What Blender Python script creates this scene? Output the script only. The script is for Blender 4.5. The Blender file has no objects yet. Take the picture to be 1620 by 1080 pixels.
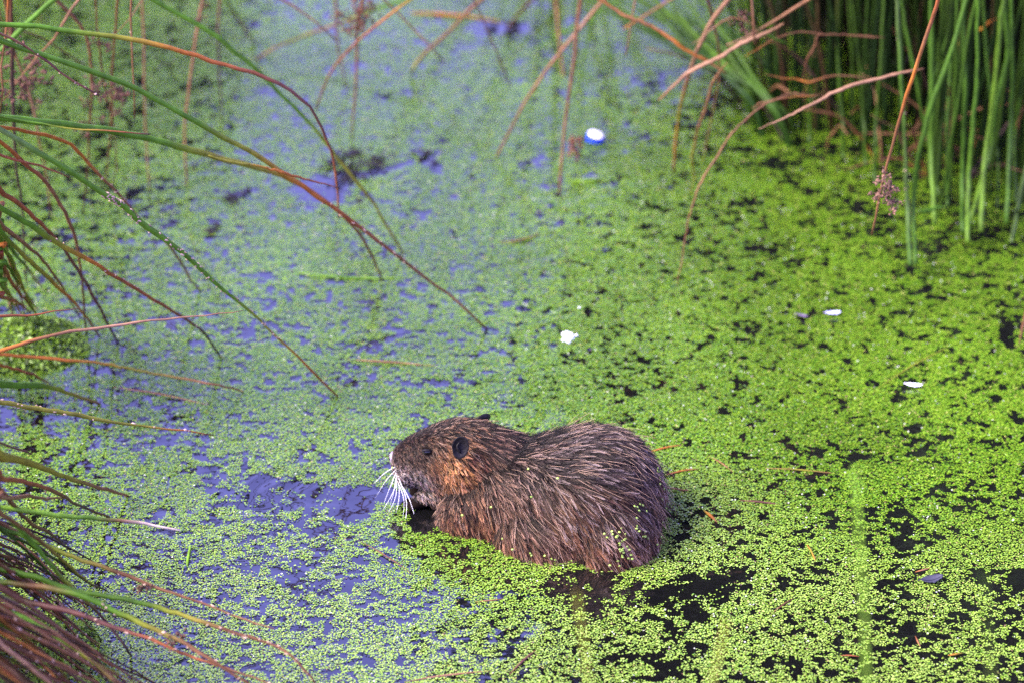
import bpy, bmesh, math, random
import numpy as np
from mathutils import Vector, Matrix
from mathutils.bvhtree import BVHTree

random.seed(7)
RNG = np.random.default_rng(11)
R = math.radians
scene = bpy.context.scene
COL = scene.collection

# ------------------------------------------------------------------ camera
CAM_H, PITCH, HFOV = 2.15, R(30), R(19)
FPX = 810 / math.tan(HFOV / 2)
cam_d = bpy.data.cameras.new('camera')
cam = bpy.data.objects.new('camera', cam_d)
COL.objects.link(cam)
cam.location = (0, 0, CAM_H)
cam.rotation_euler = (math.pi / 2 - PITCH, 0, 0)
cam_d.sensor_width = 36
cam_d.lens = 18 / math.tan(HFOV / 2)
cam_d.clip_end = 400
cam_d.dof.use_dof = True
cam_d.dof.focus_distance = 3.79
cam_d.dof.aperture_fstop = 3.1
scene.camera = cam

# ------------------------------------------------------------------ world and sun
SUN_EL, SUN_AZ = R(46), R(255)          # azimuth clockwise from +Y: from the left, a little behind the camera
world = bpy.data.worlds.new('World')
scene.world = world
world.use_nodes = True
wn = world.node_tree
bg = wn.nodes['Background']
sky = wn.nodes.new('ShaderNodeTexSky')
sky.sky_type = 'NISHITA'
sky.sun_disc = False
sky.sun_elevation = SUN_EL
sky.sun_rotation = SUN_AZ
sky.air_density = 1.0
sky.dust_density = 1.0
sky.ozone_density = 3.0
tint = wn.nodes.new('ShaderNodeMix'); tint.data_type = 'RGBA'; tint.blend_type = 'MULTIPLY'
tint.inputs['Factor'].default_value = 1
tint.inputs['B'].default_value = (1.0, 0.62, 1.08, 1)      # lavender cast of the whole overcast sky
wn.links.new(sky.outputs[0], tint.inputs['A']); wn.links.new(tint.outputs['Result'], bg.inputs[0])
bg.inputs[1].default_value = 0.15
sun_d = bpy.data.lights.new('sun', 'SUN')
sun_d.energy = 2.3
sun_d.angle = R(34)
sun_d.color = (1.0, 0.95, 0.80)
sun = bpy.data.objects.new('sun', sun_d)
COL.objects.link(sun)
sdir = Vector((math.sin(SUN_AZ) * math.cos(SUN_EL), math.cos(SUN_AZ) * math.cos(SUN_EL), math.sin(SUN_EL)))
sun.rotation_euler = sdir.to_track_quat('Z', 'Y').to_euler()
sun.location = sdir * 20
vs = scene.view_settings
vs.view_transform = 'Standard'
vs.look = 'None'
vs.exposure = 2.85
vs.gamma = 1
vs.use_curve_mapping = False
scene.render.film_transparent = False
scene.cycles.max_bounces = 6
scene.cycles.use_denoising = False
try:
    scene.cycles_curves.shape = 'RIBBONS'
except Exception:
    pass

# ------------------------------------------------------------------ helpers
FWD = np.array([0, math.cos(PITCH), -math.sin(PITCH)])
UP = np.array([0, math.sin(PITCH), math.cos(PITCH)])
RIGHT = np.array([1.0, 0, 0])
CAMP = np.array([0, 0, CAM_H])


def ray(px, py):
    return RIGHT * (px - 810) / FPX + UP * (540 - py) / FPX + FWD


def on_water(px, py, z=0.0):
    d = ray(px, py)
    return CAMP + d * (z - CAM_H) / d[2]


def at_depth(px, py, Y):
    d = ray(px, py)
    return CAMP + d * Y / d[1]


def to_px(p):
    v = np.asarray(p) - CAMP
    zf = v @ FWD
    return 810 + FPX * (v @ RIGHT) / zf, 540 - FPX * (v @ UP) / zf


def mm_per_px(p):
    return float((np.asarray(p) - CAMP) @ FWD) / FPX


def tag(o, label=None, cat=None, group=None, kind=None):
    if label: o['label'] = label
    if cat: o['category'] = cat
    if group: o['group'] = group
    if kind: o['kind'] = kind
    return o


def empty(name, loc):
    o = bpy.data.objects.new(name, None)
    o.empty_display_size = 0.05
    o.location = loc
    COL.objects.link(o)
    return o


def np_mesh(name, verts, faces, mat, parent=None, smooth=True, cols=None):
    """verts in world space; faces a (n,k) array or a list of tuples."""
    verts = np.asarray(verts, dtype=np.float64)
    off = np.zeros(3)
    if parent is not None:
        q = parent
        while q is not None:
            off = off + np.array(q.location); q = q.parent
    me = bpy.data.meshes.new(name)
    v = (verts - off).astype(np.float32)
    if isinstance(faces, np.ndarray):
        n, k = faces.shape
        me.vertices.add(len(v)); me.vertices.foreach_set('co', v.ravel())
        me.loops.add(n * k); me.loops.foreach_set('vertex_index', faces.astype(np.int32).ravel())
        me.polygons.add(n)
        me.polygons.foreach_set('loop_start', np.arange(0, n * k, k, dtype=np.int32))
        try:
            me.polygons.foreach_set('loop_total', np.full(n, k, dtype=np.int32))
        except Exception:
            pass
        me.update(calc_edges=True)
    else:
        me.from_pydata([tuple(p) for p in v], [], faces)
        me.update()
    if smooth:
        me.polygons.foreach_set('use_smooth', np.ones(len(me.polygons), dtype=bool))
    if cols is not None:
        a = me.attributes.new('col', 'FLOAT_COLOR', 'POINT')
        c = np.ones((len(v), 4), dtype=np.float32); c[:, :3] = cols
        a.data.foreach_set('color', c.ravel())
    if mat is not None:
        me.materials.append(mat)
    o = bpy.data.objects.new(name, me)
    COL.objects.link(o)
    if parent is not None:
        o.parent = parent
    return o


class Buf:
    """collects pieces of geometry for one mesh"""
    def __init__(s): s.v, s.f, s.c, s.n = [], [], [], 0

    def add(s, v, f, c):
        v = np.asarray(v, float)
        s.v.append(v)
        s.f += [tuple(i + s.n for i in t) for t in f]
        cc = np.empty((len(v), 3)); cc[:] = c
        s.c.append(cc)
        s.n += len(v)

    def build(s, name, mat, parent=None, smooth=True):
        return np_mesh(name, np.vstack(s.v), s.f, mat, parent, smooth, np.vstack(s.c))


def catmull(pts, n):
    pts = np.asarray(pts, float)
    P = np.vstack([2 * pts[0] - pts[1], pts, 2 * pts[-1] - pts[-2]])
    seg = np.linalg.norm(np.diff(pts, axis=0), axis=1)
    cum = np.r_[0, np.cumsum(seg)]
    out = []
    for s in np.linspace(0, cum[-1], n):
        i = min(int(np.searchsorted(cum, s, side='right') - 1), len(seg) - 1)
        t = (s - cum[i]) / max(seg[i], 1e-9)
        a, b, c, d = P[i], P[i + 1], P[i + 2], P[i + 3]
        out.append(0.5 * (2 * b + (c - a) * t + (2 * a - 5 * b + 4 * c - d) * t * t + (3 * b - a - 3 * c + d) * t ** 3))
    return np.array(out)


def frames(path):
    T = np.gradient(path, axis=0)
    T /= np.linalg.norm(T, axis=1)[:, None] + 1e-12
    ref = np.array([0.13, 0.92, 0.37])
    U = np.cross(T, ref); U /= np.linalg.norm(U, axis=1)[:, None] + 1e-9
    V = np.cross(T, U)
    return T, U, V


def tube(path, rad, k=7, rough=0.0):
    path = np.asarray(path, float)
    n = len(path)
    T, U, V = frames(path)
    rad = np.asarray(rad, float) * np.ones(n)
    ang = np.arange(k) * 2 * math.pi / k
    rr = rad[:, None] * (1 + rough * RNG.standard_normal((n, k)))
    v = path[:, None, :] + rr[..., None] * (np.cos(ang)[None, :, None] * U[:, None, :] + np.sin(ang)[None, :, None] * V[:, None, :])
    v = v.reshape(-1, 3)
    f = []
    for i in range(n - 1):
        for j in range(k):
            a, b = i * k + j, i * k + (j + 1) % k
            f.append((a, b, b + k, a + k))
    f.append(tuple(range(k - 1, -1, -1)))
    f.append(tuple((n - 1) * k + j for j in range(k)))
    return v, f


def ellipsoid(c, r, ax=None, ns=8, nr=5):
    v, f = [], []
    v.append((0, 0, 1))
    for i in range(1, nr):
        th = math.pi * i / nr
        for j in range(ns):
            ph = 2 * math.pi * j / ns
            v.append((math.sin(th) * math.cos(ph), math.sin(th) * math.sin(ph), math.cos(th)))
    v.append((0, 0, -1))
    for j in range(ns):
        f.append((0, 1 + j, 1 + (j + 1) % ns))
    for i in range(nr - 2):
        for j in range(ns):
            a, b = 1 + i * ns + j, 1 + i * ns + (j + 1) % ns
            f.append((a, a + ns, b + ns, b))
    L = len(v) - 1
    for j in range(ns):
        f.append((L, L - ns + (j + 1) % ns, L - ns + j))
    v = np.array(v) * np.asarray(r)
    if ax is not None:
        q = Vector((0, 0, 1)).rotation_difference(Vector(ax)).to_matrix()
        v = v @ np.array(q).T
    return v + np.asarray(c), f


# lattice noise on the water plane
_TAB = np.random.default_rng(5).random((8, 256, 256))


def vnoise(x, y, s, seed=0):
    x = np.asarray(x) / s + 37.3 * seed; y = np.asarray(y) / s + 91.7 * seed
    xi, yi = np.floor(x).astype(int), np.floor(y).astype(int)
    fx, fy = x - xi, y - yi
    fx = fx * fx * (3 - 2 * fx); fy = fy * fy * (3 - 2 * fy)
    t = _TAB[seed % 8]
    g = lambda a, b: t[a % 256, b % 256]
    return (g(xi, yi) * (1 - fx) * (1 - fy) + g(xi + 1, yi) * fx * (1 - fy) + g(xi, yi + 1) * (1 - fx) * fy + g(xi + 1, yi + 1) * fx * fy)


# ------------------------------------------------------------------ materials
def new_mat(name):
    m = bpy.data.materials.new(name)
    m.use_nodes = True
    return m, m.node_tree, m.node_tree.nodes['Principled BSDF']


def attr_mat(name, rough, spec=0.5, noise=0.25, nscale=60, bump=0.0, coat=0.0, sheen=0.0, transl=0.0):
    """base colour from the per-point colour of the thing, broken up by noise"""
    m, nt, b = new_mat(name)
    a = nt.nodes.new('ShaderNodeAttribute'); a.attribute_name = 'col'
    tc = nt.nodes.new('ShaderNodeTexCoord')
    n = nt.nodes.new('ShaderNodeTexNoise'); n.inputs['Scale'].default_value = nscale; n.inputs['Detail'].default_value = 4
    nt.links.new(tc.outputs['Object'], n.inputs['Vector'])
    mr = nt.nodes.new('ShaderNodeMapRange')
    mr.inputs['From Min'].default_value = 0.3; mr.inputs['From Max'].default_value = 0.7
    mr.inputs['To Min'].default_value = 1 - noise; mr.inputs['To Max'].default_value = 1 + noise
    nt.links.new(n.outputs['Fac'], mr.inputs['Value'])
    mx = nt.nodes.new('ShaderNodeMix'); mx.data_type = 'RGBA'; mx.blend_type = 'MULTIPLY'
    mx.inputs['Factor'].default_value = 1
    nt.links.new(a.outputs['Color'], mx.inputs['A']); nt.links.new(mr.outputs['Result'], mx.inputs['B'])
    nt.links.new(mx.outputs['Result'], b.inputs['Base Color'])
    b.inputs['Roughness'].default_value = rough
    b.inputs['Specular IOR Level'].default_value = spec
    if coat: b.inputs['Coat Weight'].default_value = coat
    if bump:
        bp = nt.nodes.new('ShaderNodeBump'); bp.inputs['Strength'].default_value = bump; bp.inputs['Distance'].default_value = 0.001
        nt.links.new(n.outputs['Fac'], bp.inputs['Height']); nt.links.new(bp.outputs['Normal'], b.inputs['Normal'])
    if transl:
        tr = nt.nodes.new('ShaderNodeBsdfTranslucent'); nt.links.new(mx.outputs['Result'], tr.inputs['Color'])
        ms = nt.nodes.new('ShaderNodeMixShader'); ms.inputs[0].default_value = transl
        nt.links.new(b.outputs[0], ms.inputs[1]); nt.links.new(tr.outputs[0], ms.inputs[2])
        nt.links.new(ms.outputs[0], nt.nodes['Material Output'].inputs['Surface'])
    return m


def plain_mat(name, col, rough=0.5, spec=0.5, noise=0.15, nscale=40, bump=0.0):
    m, nt, b = new_mat(name)
    tc = nt.nodes.new('ShaderNodeTexCoord')
    n = nt.nodes.new('ShaderNodeTexNoise'); n.inputs['Scale'].default_value = nscale; n.inputs['Detail'].default_value = 5
    nt.links.new(tc.outputs['Object'], n.inputs['Vector'])
    cr = nt.nodes.new('ShaderNodeValToRGB')
    cr.color_ramp.elements[0].position = 0.3; cr.color_ramp.elements[1].position = 0.7
    cr.color_ramp.elements[0].color = (*[c * (1 - noise) for c in col], 1)
    cr.color_ramp.elements[1].color = (*[c * (1 + noise) for c in col], 1)
    nt.links.new(n.outputs['Fac'], cr.inputs['Fac']); nt.links.new(cr.outputs['Color'], b.inputs['Base Color'])
    b.inputs['Roughness'].default_value = rough
    b.inputs['Specular IOR Level'].default_value = spec
    if bump:
        bp = nt.nodes.new('ShaderNodeBump'); bp.inputs['Strength'].default_value = bump; bp.inputs['Distance'].default_value = 0.01
        nt.links.new(n.outputs['Fac'], bp.inputs['Height']); nt.links.new(bp.outputs['Normal'], b.inputs['Normal'])
    return m


M_WATER, nt, b = new_mat('pond_water')
b.inputs['Base Color'].default_value = (0.003, 0.003, 0.003, 1)
b.inputs['Roughness'].default_value = 0.04
b.inputs['IOR'].default_value = 1.95
tc = nt.nodes.new('ShaderNodeTexCoord')
mp = nt.nodes.new('ShaderNodeMapping'); mp.inputs['Scale'].default_value = (1, 1.4, 1)
nz = nt.nodes.new('ShaderNodeTexNoise'); nz.inputs['Scale'].default_value = 26; nz.inputs['Detail'].default_value = 2
bp = nt.nodes.new('ShaderNodeBump'); bp.inputs['Strength'].default_value = 0.3; bp.inputs['Distance'].default_value = 0.003
nt.links.new(tc.outputs['Object'], mp.inputs['Vector']); nt.links.new(mp.outputs['Vector'], nz.inputs['Vector'])
nt.links.new(nz.outputs['Fac'], bp.inputs['Height']); nt.links.new(bp.outputs['Normal'], b.inputs['Normal'])

M_WEED = attr_mat('duckweed', 0.26, 0.45, 0.12, 900, transl=0.0)
M_STEM = attr_mat('rush_stem', 0.5, 0.15, 0.3, 55, bump=0.3)
M_SEED = attr_mat('rush_seed', 0.6, 0.3, 0.25, 200)
M_FLECK = attr_mat('sheath_fleck', 0.7, 0.3, 0.1, 200)
M_FUR = attr_mat('coypu_fur', 0.45, 0.15, 0.0)
M_SKIN = plain_mat('coypu_skin', (0.006, 0.004, 0.003), 0.8, 0.02, 0.2, 80)
M_EAR = plain_mat('ear_skin', (0.005, 0.0038, 0.0038), 0.55, 0.18, 0.3, 300, 0.2)
M_NOSE = plain_mat('nose_skin', (0.20, 0.17, 0.20), 0.35, 0.5, 0.25, 500, 0.3)
M_WHISKER = plain_mat('whisker', (0.85, 0.85, 0.86), 0.3, 0.5, 0.03)
M_EYE, _nt, _b = new_mat('eye'); _b.inputs['Base Color'].default_value = (0.006, 0.005, 0.005, 1); _b.inputs['Roughness'].default_value = 0.06
M_GROUND = plain_mat('pond_mud', (0.035, 0.028, 0.018), 0.8, 0.3, 0.5, 9, 0.6)
M_LEAF = attr_mat('foliage', 0.75, 0.03, 0.3, 4)
M_BARK = plain_mat('bark', (0.06, 0.045, 0.03), 0.85, 0.2, 0.4, 14, 0.6)
M_BLUE = plain_mat('blue_plastic', (0.01, 0.05, 0.48), 0.3, 0.5, 0.08)
M_WHITE = plain_mat('white_plastic', (0.72, 0.73, 0.75), 0.35, 0.5, 0.03)
M_FEATHER = attr_mat('feather', 0.6, 0.3, 0.08, 300)
M_MOSS = attr_mat('moss', 0.5, 0.4, 0.25, 120)

# ------------------------------------------------------------------ setting: ground, water, far bank
def bank_x(y):
    return -0.66 - 0.10 * (y - 2.9) - 0.06 * np.maximum(y - 3.9, 0) ** 1.5


def ground_z(x, y):
    left = np.clip((bank_x(y) - x) / 0.9, -1, 6)
    far = np.clip((y - 7.3) / 1.6, -1, 9)
    near = np.clip((1.55 - y) / 1.3, -1, 4)
    right = np.clip((x - 3.4) / 1.5, -1, 6)
    s = np.maximum.reduce([left, far, near, right])
    z = np.where(s < 0, -0.35 * np.minimum(1, -s * 1.5), 0.42 * (1 - np.exp(-s * 1.1)))
    return z - 0.012 + 0.02 * (vnoise(x, y, 0.3, 1) - 0.5) * (s > -0.9)


gx = np.unique(np.concatenate([np.linspace(-70, -4, 24), np.linspace(-4, 5, 120), np.linspace(5, 70, 24)]))
gy = np.unique(np.concatenate([np.linspace(-60, -1, 20), np.linspace(-1, 10, 150), np.linspace(10, 90, 26)]))
GX, GY = np.meshgrid(gx, gy)
GZ = ground_z(GX, GY)
nx, ny = len(gx), len(gy)
idx = np.arange(nx * ny).reshape(ny, nx)
F = np.stack([idx[:-1, :-1], idx[:-1, 1:], idx[1:, 1:], idx[1:, :-1]], -1).reshape(-1, 4)
tag(np_mesh('ground', np.stack([GX, GY, GZ], -1).reshape(-1, 3), F, M_GROUND), kind='structure')


def wave(x, y):
    """low rings spreading from the muzzle of the animal, dying out within half a metre"""
    dx, dy = x + 0.145, y - 3.31
    r = np.sqrt(dx * dx + dy * dy) + 0.03 * (vnoise(x, y, 0.07, 2) - 0.5)
    th = np.arctan2(dy, -dx)
    win = np.exp(-((r - 0.15) / 0.12) ** 2) * np.exp(-(th / 1.0) ** 2)
    chop = ((vnoise(x, y * 1.3, 0.034, 6) - 0.5) * 0.0014 + (vnoise(x, y, 0.016, 3) - 0.5) * 0.0006) * np.exp(-((r - 0.22) / 0.26) ** 2)
    return win * 0.0008 * np.cos(2 * math.pi * r / 0.042 + 3 * vnoise(x, y, 0.12, 1)) + chop


wx_ = np.unique(np.concatenate([np.linspace(-5, -0.7, 12), np.arange(-0.7, 0.25, 0.005), np.linspace(0.25, 6, 16)]))
wy_ = np.unique(np.concatenate([np.linspace(0.2, 2.75, 8), np.arange(2.75, 3.8, 0.006), np.linspace(3.8, 10, 16)]))
WX, WY = np.meshgrid(wx_, wy_)
idx = np.arange(WX.size).reshape(WX.shape)
F = np.stack([idx[:-1, :-1], idx[:-1, 1:], idx[1:, 1:], idx[1:, :-1]], -1).reshape(-1, 4)
tag(np_mesh('water', np.stack([WX, WY, wave(WX, WY)], -1).reshape(-1, 3), F, M_WATER), kind='structure')


def leafy(name, base, blobs, n, leaf, trunk, label, cat, shade=(0.011, 0.021, 0.007)):
    """tree or bush: tapered trunk, limbs, crown of many leaf faces"""
    root = empty(name, base)
    tag(root, label, cat)
    bx, by, bz = base
    B = Buf()
    top = np.array(blobs[0][0])
    path = catmull([(bx, by, bz - 0.1), (bx + 0.05, by, bz + (top[2] - bz) * 0.5), tuple(top)], 10)
    B.add(*tube(path, np.linspace(trunk, trunk * 0.35, 10), 9, 0.05), (1, 1, 1))
    for c, r in blobs[1:]:
        p = catmull([path[4 + len(B.v) % 4], (path[6] + np.array(c)) / 2 + (0, 0, 0.15), c], 7)
        B.add(*tube(p, np.linspace(trunk * 0.45, trunk * 0.1, 7), 6, 0.05), (1, 1, 1))
    B.build('trunk', M_BARK, root)
    vol = np.array([np.prod(r) for _, r in blobs]); pick = RNG.choice(len(blobs), n, p=vol / vol.sum())
    C = np.array([b[0] for b in blobs])[pick]; Rr = np.array([b[1] for b in blobs])[pick]
    d = RNG.standard_normal((n, 3)); d /= np.linalg.norm(d, axis=1)[:, None]
    rad = RNG.random(n) ** 0.45
    P = C + d * Rr * rad[:, None] + RNG.standard_normal((n, 3)) * 0.05
    N = d + RNG.standard_normal((n, 3)) * 0.7; N /= np.linalg.norm(N, axis=1)[:, None]
    A = np.cross(N, RNG.standard_normal((n, 3))); A /= np.linalg.norm(A, axis=1)[:, None]
    Bv = np.cross(N, A)
    L = leaf * (0.6 + 0.8 * RNG.random(n))[:, None]
    V = np.stack([P - A * L, P + Bv * L * 0.45, P + A * L, P - Bv * L * 0.45], 1).reshape(-1, 3)
    Fq = np.arange(4 * n).reshape(n, 4)
    col = np.array(shade) * (0.6 + 0.9 * RNG.random((n, 1)))
    np_mesh('crown', V, Fq, M_LEAF, root, False, np.repeat(col, 4, 0))


leafy('tree', (2.3, 8.9, 0.3), [((1.9, 8.5, 3.0), (1.9, 1.2, 1.5)), ((1.0, 8.2, 3.9), (1.15, 1.0, 1.1)), ((2.9, 8.6, 4.8), (1.8, 1.2, 1.4)),
      ((1.5, 8.5, 1.5), (0.95, 0.8, 1.1)), ((1.5, 8.6, 5.2), (1.5, 1.2, 1.2)), ((2.9, 8.5, 1.9), (1.2, 0.9, 1.4))], 42000, 0.10, 0.16,
      'tall dense dark green tree on the far bank behind the rushes', 'tree')
leafy('tree', (-4.5, 5.1, 0.35), [((-4.3, 5.2, 3.9), (1.0, 1.5, 1.3)), ((-4.2, 6.3, 3.7), (1.0, 1.3, 1.3)), ((-4.4, 4.7, 4.8), (0.9, 0.9, 0.8)), ((-4.6, 7.2, 4.2), (1.0, 1.2, 1.2))], 16000, 0.085, 0.13,
      'unseen leafy tree added on the left bank to shade the far part of the pond', 'tree')  # tree out of view, added to shade the far duckweed
leafy('bush', (1.75, 6.4, 0.0), [((1.6, 6.2, 1.3), (0.85, 0.6, 1.1)), ((2.3, 6.3, 1.6), (0.9, 0.7, 1.2)), ((1.9, 5.9, 2.6), (0.95, 0.8, 0.7)), ((1.5, 5.3, 2.75), (0.75, 0.7, 0.4))], 16000, 0.075, 0.05,
      'unseen tall dark overhanging bush added behind the rush clump to shade it', 'bush')  # bush out of view, added to darken the rushes and the water there
leafy('bush', (-1.6, 8.7, 0.35), [((-1.62, 8.6, 1.5), (0.85, 0.7, 1.05)), ((-2.4, 8.7, 1.4), (0.9, 0.7, 1.1))], 18000, 0.07, 0.05,
      'low rounded dark bush on the far bank left of the tall tree', 'bush')

# ------------------------------------------------------------------ coypu
COY = np.array([0.05, 3.285, 0.0])


def loft(stations, k=28, expo=2.2):
    """rings across a path; station = (x, y, ztop, zbot, half width)"""
    S = np.array(stations, float)
    # refine
    n = 4 * len(S)
    S = catmull(S, n)
    S[:, 4] = np.maximum(S[:, 4], 0.002)
    ctr = S[:, :2]
    T = np.gradient(ctr, axis=0); T /= np.linalg.norm(T, axis=1)[:, None]
    side = np.stack([-T[:, 1], T[:, 0]], 1)
    ang = np.arange(k) * 2 * math.pi / k
    ca, sa = np.cos(ang), np.sin(ang)
    sc = np.sign(ca) * np.abs(ca) ** (2 / expo); ss = np.sign(sa) * np.abs(sa) ** (2 / expo)
    zc = (S[:, 2] + S[:, 3]) / 2; zh = (S[:, 2] - S[:, 3]) / 2
    v = np.zeros((n, k, 3))
    v[:, :, 0] = ctr[:, 0, None] + side[:, 0, None] * S[:, 4, None] * sc
    v[:, :, 1] = ctr[:, 1, None] + side[:, 1, None] * S[:, 4, None] * sc
    v[:, :, 2] = zc[:, None] + zh[:, None] * ss
    f = []
    for i in range(n - 1):
        for j in range(k):
            a, b = i * k + j, i * k + (j + 1) % k
            f.append((a, b, b + k, a + k))
    f.append(tuple(range(k - 1, -1, -1))); f.append(tuple((n - 1) * k + j for j in range(k)))
    return v.reshape(-1, 3), f


HEAD = [(-0.153, 3.338, 0.058, 0.038, 0.009), (-0.149, 3.337, 0.067, 0.028, 0.018), (-0.138, 3.334, 0.079, 0.021, 0.024),
        (-0.118, 3.328, 0.094, 0.016, 0.029), (-0.095, 3.321, 0.109, 0.008, 0.035), (-0.070, 3.314, 0.118, -0.004, 0.041),
        (-0.045, 3.308, 0.118, -0.02, 0.044), (-0.018, 3.302, 0.110, -0.03, 0.048), (0.010, 3.295, 0.10, -0.04, 0.055), (0.04, 3.287, 0.09, -0.04, 0.05)]
TRUNK = [(-0.085, 3.303, 0.03, -0.05, 0.03), (-0.068, 3.300, 0.055, -0.07, 0.055), (-0.035, 3.296, 0.080, -0.08, 0.070), (0.0, 3.290, 0.094, -0.085, 0.078),
         (0.035, 3.282, 0.106, -0.09, 0.084), (0.07, 3.274, 0.120, -0.09, 0.090), (0.105, 3.264, 0.126, -0.09, 0.093),
         (0.136, 3.254, 0.119, -0.09, 0.088), (0.160, 3.247, 0.100, -0.085, 0.076), (0.176, 3.242, 0.070, -0.07, 0.056), (0.183, 3.240, 0.035, -0.05, 0.028)]


def build_body():
    bm_v, bm_f, n = [], [], 0

    def put(vf):
        nonlocal n
        v, f = vf
        bm_v.append(np.asarray(v)); bm_f.extend([tuple(i + n for i in t) for t in f]); n += len(v)
    put(loft(HEAD)); put(loft(TRUNK, 36, 2.1))
    put(ellipsoid((-0.052, 3.285, 0.055), (0.036, 0.030, 0.042), None, 20, 14))      # near cheek
    put(ellipsoid((-0.040, 3.335, 0.055), (0.036, 0.026, 0.042), None, 20, 14))
    put(ellipsoid((0.122, 3.213, -0.005), (0.060, 0.056, 0.092), None, 24, 16))          # haunch
    put(ellipsoid((0.045, 3.236, -0.01), (0.075, 0.064, 0.075), None, 24, 16))           # belly
    put(ellipsoid((-0.044, 3.266, -0.005), (0.054, 0.042, 0.060), None, 20, 14))          # shoulder
    put(ellipsoid((-0.134, 3.318, 0.038), (0.016, 0.016, 0.018), None, 16, 10))       # whisker pads
    put(ellipsoid((-0.130, 3.350, 0.038), (0.016, 0.013, 0.018), None, 16, 10))
    for sy, dx in ((3.298, 0.0), (3.335, 0.006)):                                      # fore paws held under the chin
        arm = catmull([(-0.075, sy - 0.006, 0.01), (-0.100 + dx, sy, 0.016), (-0.117 + dx, sy + 0.003, 0.010), (-0.126 + dx, sy + 0.004, -0.001)], 10)
        put(tube(arm, np.linspace(0.015, 0.009, 10), 12))
        for q in range(5):
            o = (q - 2) * 0.0052
            L = (0.013, 0.018, 0.020, 0.018, 0.012)[q]
            p0 = arm[-2] + (0, o * 0.7, 0)
            fing = catmull([p0, p0 + (-L * 0.6, o * 0.6, -0.001), p0 + (-L, o * 0.9, -0.009)], 6)
            put(tube(fing, np.linspace(0.0036, 0.0022, 6), 8))
    tail = catmull([(0.17, 3.24, -0.03), (0.24, 3.26, -0.06), (0.32, 3.31, -0.08), (0.38, 3.38, -0.09)], 12)
    put(tube(tail, np.linspace(0.02, 0.006, 12), 10))
    me = bpy.data.meshes.new('tmp'); me.from_pydata([tuple(p) for p in np.vstack(bm_v)], [], bm_f); me.update()
    o = bpy.data.objects.new('tmp', me); COL.objects.link(o)
    md = o.modifiers.new('r', 'REMESH'); md.mode = 'VOXEL'; md.voxel_size = 0.0022; md.adaptivity = 0
    sm = o.modifiers.new('s', 'SMOOTH'); sm.factor = 0.5; sm.iterations = 7
    dg = bpy.context.evaluated_depsgraph_get()
    res = bpy.data.meshes.new_from_object(o.evaluated_get(dg))
    bpy.data.objects.remove(o)
    nv = len(res.vertices); co = np.zeros(nv * 3); res.vertices.foreach_get('co', co)
    return co.reshape(-1, 3), [tuple(p.vertices) for p in res.polygons]


bv, bf = build_body()
coypu = np_mesh('coypu', bv - COY, bf, M_SKIN)
coypu.location = COY
tag(coypu, 'brown wet-furred coypu sitting in the duckweed with its head turned left', 'coypu')
BODY_TREE = BVHTree.FromPolygons([tuple(p) for p in bv], bf)


def ctrs(v, keys, vals, x):
    return np.interp(x, keys, vals)


def surface_samples(n, zmin):
    F4 = np.array([f for f in bf if len(f) == 4])
    a, b_, c, d = (bv[F4[:, i]] for i in range(4))
    nrm = np.cross(c - a, d - b_); area = np.linalg.norm(nrm, axis=1)
    cz = (a + c)[:, 2] / 2
    area[cz < zmin] = 0
    cx = (a + c)[:, 0] / 2
    area = area * np.interp(cx, [-0.12, -0.04], [3.2, 1.0])                    # finer, denser hair on the head
    pick = RNG.choice(len(F4), n, p=area / area.sum())
    u, w = RNG.random((n, 1)), RNG.random((n, 1))
    P = (a[pick] * (1 - u) + b_[pick] * u) * (1 - w) + (d[pick] * (1 - u) + c[pick] * u) * w
    me = coypu.data
    vn = np.zeros(len(bv) * 3); me.vertices.foreach_get('normal', vn); vn = vn.reshape(-1, 3)
    N = vn[F4[pick]].mean(1); N /= np.linalg.norm(N, axis=1)[:, None]
    return P, N


HX = np.array([-0.153, -0.02, 0.18])


def flow(P, N):
    """direction the coat lies in: back from the nose, sweeping down the flanks"""
    x, z = P[:, 0], P[:, 2]
    rear = np.tile(np.array([0.96, -0.22, 0.0]), (len(P), 1))
    down = np.interp(z, [0.0, 0.05, 0.09, 0.13], [1.9, 1.25, 0.65, 0.12])
    down = down * np.interp(x, [-0.16, -0.12, -0.07, 0.0, 0.08, 0.15, 0.19], [0.55, 0.9, 1.35, 1.15, 0.9, 1.2, 2.0])
    D = rear + np.stack([0 * x, 0 * x, -down], 1)
    wob = np.stack([vnoise(x, z + P[:, 1], 0.03, 3) - 0.5, vnoise(x, z + P[:, 1], 0.03, 4) - 0.5, vnoise(x, z, 0.02, 5) - 0.5], 1)
    D = D + 0.7 * wob
    D -= (D * N).sum(1)[:, None] * N
    D /= np.linalg.norm(D, axis=1)[:, None] + 1e-9
    return D


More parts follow.
